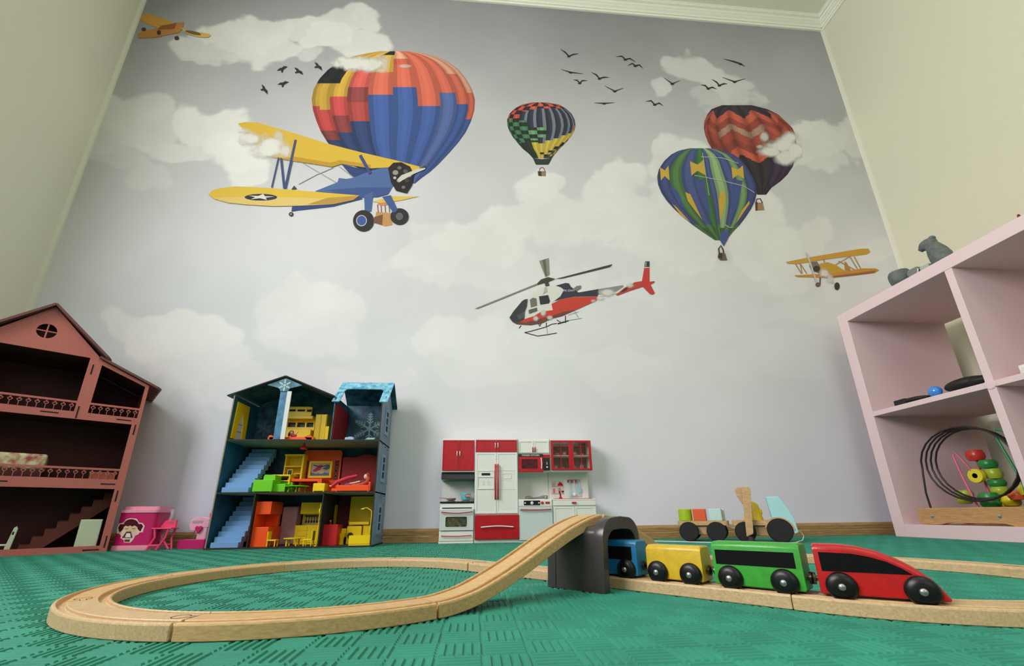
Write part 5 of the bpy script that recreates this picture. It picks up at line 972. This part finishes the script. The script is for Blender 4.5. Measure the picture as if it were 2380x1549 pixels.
# yellow curtain window on the inside of the left wall
F_y = mat('toy_yellow_plastic', (250, 212, 6), .4); F_o = mat('toy_orange_plastic', (252, 84, 14), .4); F_g = mat('toy_green_plastic', (112, 212, 20), .4); F_r = mat('toy_red_plastic', (204, 20, 34), .4); F_m = mat('toy_mauve_plastic', (176, 132, 142), .5); F_b = mat('toy_pale_blue_plastic', (162, 198, 228), .4)
yc_ = BY0+.055; cu = [(yc_-.040, .306), (yc_-.019, .306), (yc_-.014, .350), (yc_-.004, .382), (yc_, .390), (yc_+.004, .382), (yc_+.014, .350), (yc_+.019, .306), (yc_+.040, .306), (yc_+.036, .418), (yc_-.036, .418)]
o_ = obj('curtain_window', MB().prism(cu, BX0+TH_, BX0+TH_+.003, 'yz'), F_y, bh, bevel=.0006); obj('pane', MB().prism([(yc_-.020, .307), (yc_+.020, .307), (yc_+.014, .352), (yc_+.001, .391), (yc_-.001, .391), (yc_-.014, .352)], BX0+TH_+.0003, BX0+TH_+.001, 'yz'), mat('toy_window_white', (226, 228, 236), .4), o_); 
for z_ in (.33, .352): obj('window_bar', MB().box(BX0+TH_+.0008, BX0+TH_+.0018, yc_-.012, yc_+.012, z_, z_+.002), U_f, o_)
# snowflake prints
def snow(pr, cx, cz, r, col, wd=1., layer=0, arms=6, ph_=.5236):
    for k in range(arms):
        a = ph_+2*math.pi*k/arms; u = (math.cos(a), math.sin(a)); P_ = lambda f, s: (cx+r*(u[0]*f-u[1]*s), cz+r*(u[1]*f+u[0]*s))
        pr.poly(stroke([P_(.0, 0), P_(1, 0)], r*.075*wd), col, layer)
        for f in (.32, .5, .66, .82):
            l_ = .17*(1.15-f*.7)
            for sg in (-1, 1): pr.poly(stroke([P_(f, 0), P_(f+l_*1.1, sg*l_*1.2)], r*.05*wd), col, layer)
    pr.poly(ell(cx, cz, r*.14, r*.14, 12), col, layer)
pbw = lambda a, b, l=0: (a, BY1-.0034-.0001*l, b)
pb = Print(pbw); snow(pb, *zbx(1340, 510, BY1), .056, (146, 172, 174), 1.3); pb.build('snowflake_print', bh, 1.)
for q, r_ in (((500, 510), .026), ((720, 640), .016), ((850, 640), .014), ((1240, 655), .014), ((640, 700), .012), ((1000, 1040), .012)): pb = Print(pbw); snow(pb, *zbx(q[0], q[1], BY1), r_, (92, 120, 124), 1.1); pb.build('snowflake_print', bh, 1.)
pf_ = Print(lambda a, b, l=0: (a, BY0-.0003-.0001*l, b)); snow(pf_, -.5835, .466, .019, (186, 214, 222), 1.6); pf_.build('snowflake_print', bh, 1.)
pr2 = Print(lambda a, b, l=0: (BX1+.0006, a, b)); snow(pr2, BY0+.079, .138, .016, (150, 176, 200), 1.2); pr2.build('snowflake_print', bh, 1.)

# --- furniture in the blue house (each piece its own thing)
def bth(nm, lb, cat, x, y, z, grp=None): return thing(nm, lb, cat, (x, y, z), 0, grp)
def part(t, nm, m, *boxes, bev=.0008):
    mb = MB()
    for b_ in boxes: mb.box(*b_)
    return obj(nm, mb, m, t, local=True, bevel=bev)
Z1_, Z2_, Z3_ = .004, .150, .300
# ground floor, kitchen
xa = zbx(368, 1450, 1.335)[0]; xb = zbx(510, 1440, 1.335)[0]
t = bth('toy_kitchen_cabinet', 'orange toy kitchen cabinet with recessed shelf, blue house ground floor', 'toy cabinet', xa, 1.335, Z1_); W_ = xb-xa
part(t, 'lower_cabinet', F_o, (0, W_, 0, .085, 0, .052)); part(t, 'side_panel', F_o, (0, .006, .0, .085, .052, .121)); part(t, 'upper_cabinet', F_o, (0.006, W_-.004, .006, .085, .086, .121)); part(t, 'back', F_o, (0.006, W_-.006, .07, .085, .052, .086))
x_ = zbx(640, 1400, 1.44)[0]; t = bth('toy_fridge', 'mauve toy fridge behind the yellow table, blue house', 'toy fridge', x_-.004, 1.425, Z1_); part(t, 'body', F_m, (0, .044, .0, .035, 0, .108)); part(t, 'door', F_m, (.001, .043, -.003, 0, .002, .106))
x_ = zbx(735, 1430, 1.43)[0]; t = bth('toy_kitchen_sink', 'yellow toy kitchen dresser with utensil print, blue house', 'toy cabinet', x_, 1.42, Z1_)
part(t, 'lower_cabinet', F_y, (0, .076, 0, .04, 0, .054)); part(t, 'upper_cabinet', F_y, (.008, .076, .004, .04, .086, .120)); part(t, 'back', F_y, (.006, .076, .034, .044, .054, .086))
for k in range(3): part(t, 'drawer', F_y, (.008, .036, -.0015, 0, .008+.015*k, .020+.015*k), bev=.0005)
part(t, 'door', F_y, (.040, .074, -.0015, 0, .006, .052), bev=.0005)
p_ = Print(lambda a, b, l=0: (x_+.009+a*.001, 1.42+.0335-.0003*l, Z1_+.055+b*.001)); p_.poly(rect(1, 62, 1, 30), (190, 184, 120))
p_.poly(rect(4, 44, 24, 27), (40, 36, 30), 1)
for k in range(5): p_.poly(stroke([(8+8*k, 25), (9+8*k, 10)], 2), (40, 36, 30), 1); p_.poly(ell(9+8*k, 9, 3, 4, 8), (40, 36, 30), 1)
for a, b_ in ((52, 24), (56, 16), (50, 10), (58, 6)): p_.poly(ell(a, b_, 3.5, 1.6, 8), (60, 56, 40), 1)
p_.build('utensil_print', t, 1.)
def toychair(lb, x, y, s):
    t = bth('toy_chair', lb, 'toy chair', x, y, Z1_, 'yellow toy chairs in the blue house'); part(t, 'seat', F_y, (-.0125, .0125, -.010, .012, .015, .0185)); part(t, 'backrest', F_y, (s*.0095, s*.0125, -.010, .012, .0185, .040))
    for a in (-.0115, .0090):
        for b_ in (-.0095, .0085): part(t, 'leg', F_y, (a, a+.0025, b_, b_+.0025, 0, .015), bev=.0003)
toychair('yellow toy chair left of the yellow toy table', zbx(555, 1450, 1.345)[0], 1.345, -1); toychair('yellow toy chair right of the yellow toy table', zbx(845, 1450, 1.345)[0], 1.345, 1)
t = bth('toy_table', 'round yellow toy table between two yellow chairs', 'toy table', zbx(715, 1450, 1.355)[0], 1.355, Z1_); obj('top', MB().lathe([(.022, .019), (.024, .0195), (.024, .0215), (.022, .022), (0, .022)], n=28), F_y, t, local=True, smooth=40)
for a, b_ in ((-.014, -.010), (.012, -.010), (-.014, .010), (.012, .010)): part(t, 'leg', F_y, (a, a+.0035, b_, b_+.0035, 0, .019), bev=.0004)
o_ = obj('yellow_lamp', MB().tube([(-.4345, BY0+.003, .006), (-.4345, BY0+.003, .118)], .0011, 6).ball((-.4362, BY0+.004, .098), (.0025, .003, .006), 10, 6).lathe([(.004, .004), (.004, .0065), (0, .0065)], (-.4362, BY0+.004, 0)), F_y, label='thin yellow toy floor lamp against the partition of the blue house', cat='toy lamp')
# ground floor, bathroom
t = bth('toy_washbasin', 'red toy washbasin cabinet, blue house bathroom', 'toy cabinet', zbx(950, 1450, 1.35)[0], 1.35, Z1_); part(t, 'cabinet', F_r, (0, .040, 0, .05, 0, .056)); obj('tap', MB().tube([(.010, .03, .056), (.010, .03, .064), (.012, .022, .066)], .0028, 8), F_r, t, local=True, smooth=60)
t = bth('toy_mirror_cabinet', 'tall narrow yellow toy cabinet behind the red washbasin', 'toy cabinet', zbx(985, 1290, 1.44)[0]-.002, 1.435, Z1_); obj('body', MB().prism([(0, 0), (.026, 0), (.026, .112), (.022, .118), (.003, .118), (0, .112)], 0, .03), F_y, t, local=True, bevel=.0008)
t = bth('toy_toilet', 'yellow toy toilet between red washbasin and yellow washer', 'toy toilet', zbx(1105, 1435, 1.38)[0], 1.385, Z1_); obj('bowl', MB().lathe([(.007, 0), (.006, .012), (.0095, .028), (.0105, .031), (0, .031)], n=20), F_y, t, local=True, smooth=40); part(t, 'tank', F_y, (-.009, .009, .008, .016, .02, .044))
t = bth('toy_washer', 'yellow toy washing machine with round black door, blue house', 'toy washer', zbx(1150, 1430, 1.40)[0], 1.395, Z1_); part(t, 'body', F_y, (0, .042, 0, .04, 0, .050)); part(t, 'shelf_top', F_y, (.004, .062, .0, .042, .054, .062)); part(t, 'side_cabinet', F_y, (.044, .066, .006, .04, 0, .052)); obj('door', MB().lathe([(.0085, -.0015), (.0085, 0), (0, -.0018)][::-1], (.011, 0, .024), 'y', 20), mat('washer_door_black', (50, 54, 50), .3), t, local=True)
t = bth('toy_bath_wall', 'large plain yellow toy panel at the back of the bathroom', 'toy panel', zbx(1170, 1270, 1.455)[0], 1.455, Z1_); part(t, 'panel', F_y, (0, .078, 0, .008, 0, .138)); part(t, 'ledge', F_y, (0, .078, -.006, 0, .058, .064))
t = bth('toy_bathtub', 'yellow toy bathtub with a shower pole, front of the bathroom', 'toy bathtub', zbx(1165, 1450, 1.33)[0], 1.328, Z1_); L_ = zbx(1342, 1450, 1.33)[0]-zbx(1165, 1450, 1.33)[0]
obj('tub', MB().plate([rrect(0, L_, 0, .036, .003), rrect(.004, L_-.004, .004, .032, .003)], .004, .026, 'xy').box(.001, L_-.001, .001, .035, 0, .006), F_y, t, local=True)
obj('shower_pole', MB().tube([(L_-.006, .012, .026), (L_-.005, .012, .088), (L_-.008, .012, .094), (L_-.020, .012, .101), (L_-.026, .012, .100), (L_-.033, .012, .0985)], .0013, 8), F_y, t, local=True, smooth=60); obj('shower_head', MB().box(L_-.036, L_-.028, .009, .015, .0965, .099), F_y, t, local=True); obj('shower_hook', MB().tube([(L_-.0055, .012, .078), (L_-.003, .010, .078)], .0015, 6).tube([(L_-.006, .01, .03), (L_-.011, .01, .027), (L_-.011, .01, .036)], .0012, 6), F_y, t, local=True)
# middle floor
xg = zbx(397, 1005, 1.33)[0]; t = bth('toy_armchair', 'bright green toy armchair on the blue house middle floor', 'toy chair', xg, 1.33, Z2_)
part(t, 'arm', F_g, (0, .0535, 0, .016, .002, .035)); part(t, 'seat', F_g, (.003, .083, .016, .06, .002, .024)); part(t, 'arm', F_g, (.01, .085, .06, .074, .002, .032)); obj('backrest', MB().prism([(.018, .02), (.018, .046), (.021, .051), (.052, .050), (.053, .02)], .016, .058), F_g, t, local=True, bevel=.002)
for a in (.002, .048): part(t, 'foot', F_g, (a, a+.004, .002, .006, 0, .003), bev=.0003)
xt = zbx(640, 1005, 1.335)[0]; t = bth('toy_coffee_table', 'low green toy coffee table with curved legs', 'toy table', xt+.034, 1.352, Z2_); obj('top', MB().lathe([(.030, .0155), (.032, .016), (.032, .018), (.030, .0185), (0, .0185)], n=28), F_g, t, local=True, smooth=40)
for a, b_ in ((-.022, -.012), (.004, -.018), (.022, .008), (-.012, .014)): obj('leg', MB().tube([(a, b_, .016), (a*.85, b_*.85, .008), (a*.95, b_, 0)], .0018, 6), F_g, t, local=True)
xd = zbx(640, 1000, 1.43)[0]; t = bth('toy_desk', 'yellow toy desk with shelves above, blue house middle floor', 'toy desk', xd-.012, 1.42, Z2_)
part(t, 'back_panel', F_y, (0.01, 0.066, 0.04, 0.045, 0, 0.1175)); part(t, 'side', F_y, (0.006, 0.01, 0.012, 0.045, 0.052, 0.1175)); part(t, 'side', F_y, (0.062, 0.068, 0, 0.045, 0, 0.1175)); part(t, 'shelf', F_y, (0.006, 0.066, 0.01, 0.045, 0.0814, 0.0847)); part(t, 'shelf', F_y, (0.04, 0.066, 0.01, 0.045, 0.0588, 0.0621)); part(t, 'top', F_y, (0.006, 0.068, 0.006, 0.046, 0.1153, 0.1209)); part(t, 'desk_top', F_y, (-0.006, 0.048, -0.035, 0.04, 0.0497, 0.0542)); part(t, 'desk_shelf', F_y, (-0.004, 0.046, -0.034, 0.04, 0.0339, 0.0373)); part(t, 'leg', F_y, (0.044, 0.048, -0.035, 0, 0, 0.052)); part(t, 'leg', F_y, (-0.006, -0.002, -0.035, 0, 0, 0.052)); part(t, 'picture_frame', F_y, (0.018, 0.034, 0.012, 0.016, 0.0542, 0.0746)); part(t, 'picture', U_n, (0.0205, 0.0315, 0.0112, 0.0125, 0.0571, 0.0718))
xo = zbx(800, 900, 1.45)[0]; t = bth('toy_tv_unit', 'orange toy television unit with speakers, blue house middle floor', 'toy tv unit', xo-.004, 1.44, Z2_)
obj('back_board', MB().prism(rrect(0, .118, .0, .137, .008), .012, .022), F_o, t, local=True, bevel=.001); part(t, 'bench', F_o, (-.016, .085, -.05, .012, .034, .042)); part(t, 'bench_leg', F_o, (-.016, -.006, -.05, .012, 0, .034)); part(t, 'bench_leg', F_o, (.072, .085, -.05, .012, 0, .034))
for sx in (.006, .100):
    k_ = part(t, 'speaker', mat('speaker_maroon', (96, 24, 18), .5), (sx, sx+.012, .010, .0125, .044, .104))
    for z_ in (.055, .072, .089): obj('speaker_cone', MB().lathe([(.0042, .009), (.0042, .0102), (.003, .0102), (.003, .009)], (sx+.006, 0, z_), 'y', 14), mat('speaker_ring', (160, 110, 100), .5), k_, local=True)
tv = obj('television', MB().plate([rect(.023, .095, .048, .101), rect(.030, .088, .055, .094)], .0, .013), F_y, t, local=True, bevel=.001)
sp_ = Print(lambda a, b, l=0: (xo-.004+.030+a*.00058, 1.44+.004-.0003*l, Z2_+.055+b*.00039)); sp_.poly(rect(0, 100, 0, 100), (196, 176, 170)).poly([(8,40),(40,85),(60,90),(50,50),(20,30)], (176,70,90), 1).poly([(60,60),(95,90),(100,60),(80,45)], (80,110,120), 1).poly([(0,0),(100,0),(100,20),(60,30),(30,15),(0,30)], (90,130,150), 1).poly(ell(55,30,16,14), (226,190,160), 2).poly(stroke([(10,85),(50,70),(90,88)], 7), (60,60,90), 2); sp_.build('screen_print', tv, 1.)
xy_ = zbx(882, 1005, 1.335)[0]; t = bth('toy_pouf', 'yellow toy pouf in front of the orange bed', 'toy chair', xy_, 1.333, Z2_); part(t, 'body', F_y, (0, .0335, 0, .034, .002, .0245), bev=.002); part(t, 'foot', F_y, (.001, .004, .001, .005, 0, .003), (.029, .0325, .001, .005, 0, .003), bev=.0003)
xz_ = zbx(1066, 1000, 1.335)[0]; t = bth('toy_bed', 'orange toy bed below the red headboard panel, blue house', 'toy bed', xz_, 1.335, Z2_); part(t, 'mattress_box', F_o, (0, .096, 0, .05, .002, .019), bev=.0015); part(t, 'headboard', F_o, (.092, .098, .0, .05, .002, .028), bev=.0015); part(t, 'foot', F_o, (.0, .004, .0, .004, 0, .003), (.09, .094, .0, .004, 0, .003), bev=.0003); part(t, 'step', F_o, (-.014, 0, .006, .044, .002, .010), bev=.001)
t = bth('toy_wall_panel', 'plain dark red toy panel with wavy top behind the bed', 'toy panel', zbx(1115, 900, 1.44)[0]-.002, 1.44, Z2_); obj('panel', MB().prism([(0, 0), (.108, 0), (.108, .114), (.098, .118), (.085, .121), (.070, .122), (.055, .118), (.045, .113), (.004, .113), (0, .110)], 0, .006), mat('deep_red_board', (0, 0, 0)), t, local=True, bevel=.0008)
# lying doll
t = bth('toy_doll', 'red-haired toy doll in a pink dress lying on the orange bed', 'doll', xz_+.06, 1.352, Z2_+.020)
obj('dress', MB().tube([(-.075, -.008, -.004), (-.062, -.006, .008), (-.035, 0, .020), (-.008, .004, .027)], [.0045, .0058, .0062, .005], 12), mat('doll_pink_dress', (196, 34, 62), .5), t, local=True, smooth=60); obj('torso', MB().tube([(-.040, .004, .001), (-.015, .004, .003), (.006, .003, .008), (.016, .002, .014)], [.006, .0072, .0066, .003], 12), mat('doll_purple_top', (120, 40, 76), .5), t, local=True, smooth=60)
obj('head', MB().ball((.020, 0, .024), (.0075, .0075, .0085), 16, 12), mat('doll_skin', (238, 190, 160), .5), t, local=True, smooth=60); hr_ = obj('hair', MB().ball((.0235, .002, .026), (.0085, .0088, .0098), 16, 12).tube([(.028, .0, .022), (.026, -.004, .008), (.012, -.007, .001), (-.006, -.008, -.0005), (-.018, -.006, .001)], [.007, .008, .0065, .005, .003], 12), mat('doll_red_hair', (170, 56, 26), .5, noise=.2, nscale=250), t, local=True, smooth=60); obj('arm', MB().tube([(.004, -.005, .010), (-.012, -.008, .006), (-.024, -.008, .004)], [.0026, .0023, .002], 8), mat('doll_skin', (0, 0, 0)), t, local=True, smooth=60); obj('foot', MB().ball((-.077, -.008, -.003), (.005, .003, .003), 10, 8), mat('doll_skin', (0, 0, 0)), t, local=True, smooth=60)
xl = zbx(815, 650, 1.36)[0]; t = bth('toy_ceiling_lamp', 'red toy pendant lamp hanging over the middle floor', 'toy lamp', xl, 1.36, .295); obj('cord', MB().cyl((0, 0, 0), (0, 0, -.008), .0022, .003, 10), F_r, t, local=True); obj('shade', MB().lathe([(.0025, -.007), (.007, -.010), (.0105, -.016), (.011, -.0185), (.009, -.0185), (0, -.013)], n=20), F_r, t, local=True, smooth=50)
# top floor
xs_ = zbx(522, 585, 1.335)[0]; xe = zbx(890, 585, 1.335)[0]; t = bth('toy_sofa', 'long orange toy daybed on the blue house top floor', 'toy sofa', xs_, 1.335, Z3_); W_ = xe-xs_
part(t, 'seat', F_o, (.004, W_-.004, 0, .036, .001, .010), bev=.001); obj('armrest', MB().prism([(0, .001), (.016, .001), (.020, .010), (.008, .0155), (.003, .0145), (0, .009)], .0, .036), F_o, t, local=True, bevel=.0015); obj('armrest', MB().prism([(W_, .001), (W_-.02, .001), (W_-.030, .010), (W_-.017, .0165), (W_-.010, .0155), (W_, .006)], .0, .036), F_o, t, local=True, bevel=.0015)
xk = zbx(660, 560, 1.44)[0]; t = bth('toy_wall_unit', 'yellow toy wall unit with open shelves, blue house top floor', 'toy cabinet', xk-.030, 1.43, Z3_)
obj('upper_rack', MB().plate([rrect(.0, .104, .098, .128, .004), rect(.030, .052, .112, .119), rect(.058, .082, .112, .119), rect(.088, .103, .111, .119)], .010, .016), F_y, t, local=True, bevel=.0006); part(t, 'canopy', F_y, (0, .110, .010, .040, .088, .098))
obj('shelf_grid', MB().plate([rect(.020, .110, .024, .090), rect(.024, .050, .064, .080), rect(.054, .080, .064, .080), rect(.084, .107, .064, .080)], .032, .040), F_y, t, local=True); part(t, 'lower_cabinet', F_y, (.020, .110, .008, .040, 0, .052))
xw = zbx(890, 585, 1.42)[0]; t = bth('toy_wardrobe', 'tall yellow toy wardrobe on the blue house top floor', 'toy wardrobe', xw+.002, 1.41, Z3_); part(t, 'body', F_y, (0, .036, 0, .05, 0, .096)); part(t, 'door', F_y, (.002, .018, -.002, 0, .002, .094), bev=.0005); part(t, 'door', F_y, (.019, .034, -.002, 0, .002, .094), bev=.0005); part(t, 'side_box', F_y, (.036, .047, -.006, .04, 0, .056))
t = bth('small_doll', 'small dark-haired toy doll in pink sitting on the orange daybed', 'doll', xs_+.066, 1.352, Z3_+.011); obj('body', MB().ball((0, 0, .006), (.010, .007, .0055), 14, 10), mat('doll_pink_top', (216, 90, 110), .5), t, local=True, smooth=60); obj('head', MB().ball((-.006, -.002, .014), (.0055, .005, .0055), 14, 10), mat('doll_skin', (0, 0, 0)), t, local=True, smooth=60); obj('hair', MB().ball((-.007, .001, .0155), (.0068, .006, .006), 14, 10).ball((-.013, 0, .009), (.003, .003, .007), 10, 8), mat('doll_black_hair', (30, 18, 22), .5), t, local=True, smooth=60); obj('arm', MB().tube([(.006, -.003, .008), (.012, -.005, .014), (.013, -.005, .018)], .0018, 8), mat('doll_skin', (0, 0, 0)), t, local=True, smooth=60)
xq = zbx(1140, 585, 1.335)[0]; t = bth('toy_suitcase', 'pale blue toy suitcase under the dormer of the blue house', 'toy case', xq, 1.335, Z3_); part(t, 'case', F_b, (0, .026, 0, .022, 0, .0095), bev=.0015); obj('handle', MB().tube([(.007, .011, .009), (.008, .011, .012), (.018, .011, .012), (.019, .011, .009)], .001, 6), F_b, t, local=True)
xq = zbx(1303, 585, 1.335)[0]; t = bth('toy_book', 'green toy box with pale blue lid under the dormer', 'toy case', xq, 1.335, Z3_); part(t, 'base', mat('toy_light_green', (120, 196, 90), .4), (0, .027, 0, .024, 0, .004), bev=.0006); obj('lid', MB().prism([(.001, .004), (.003, .0045), (.0195, .0115), (.0195, .009), (.003, .0035)], .001, .026, 'yz'), F_b, t, local=True)
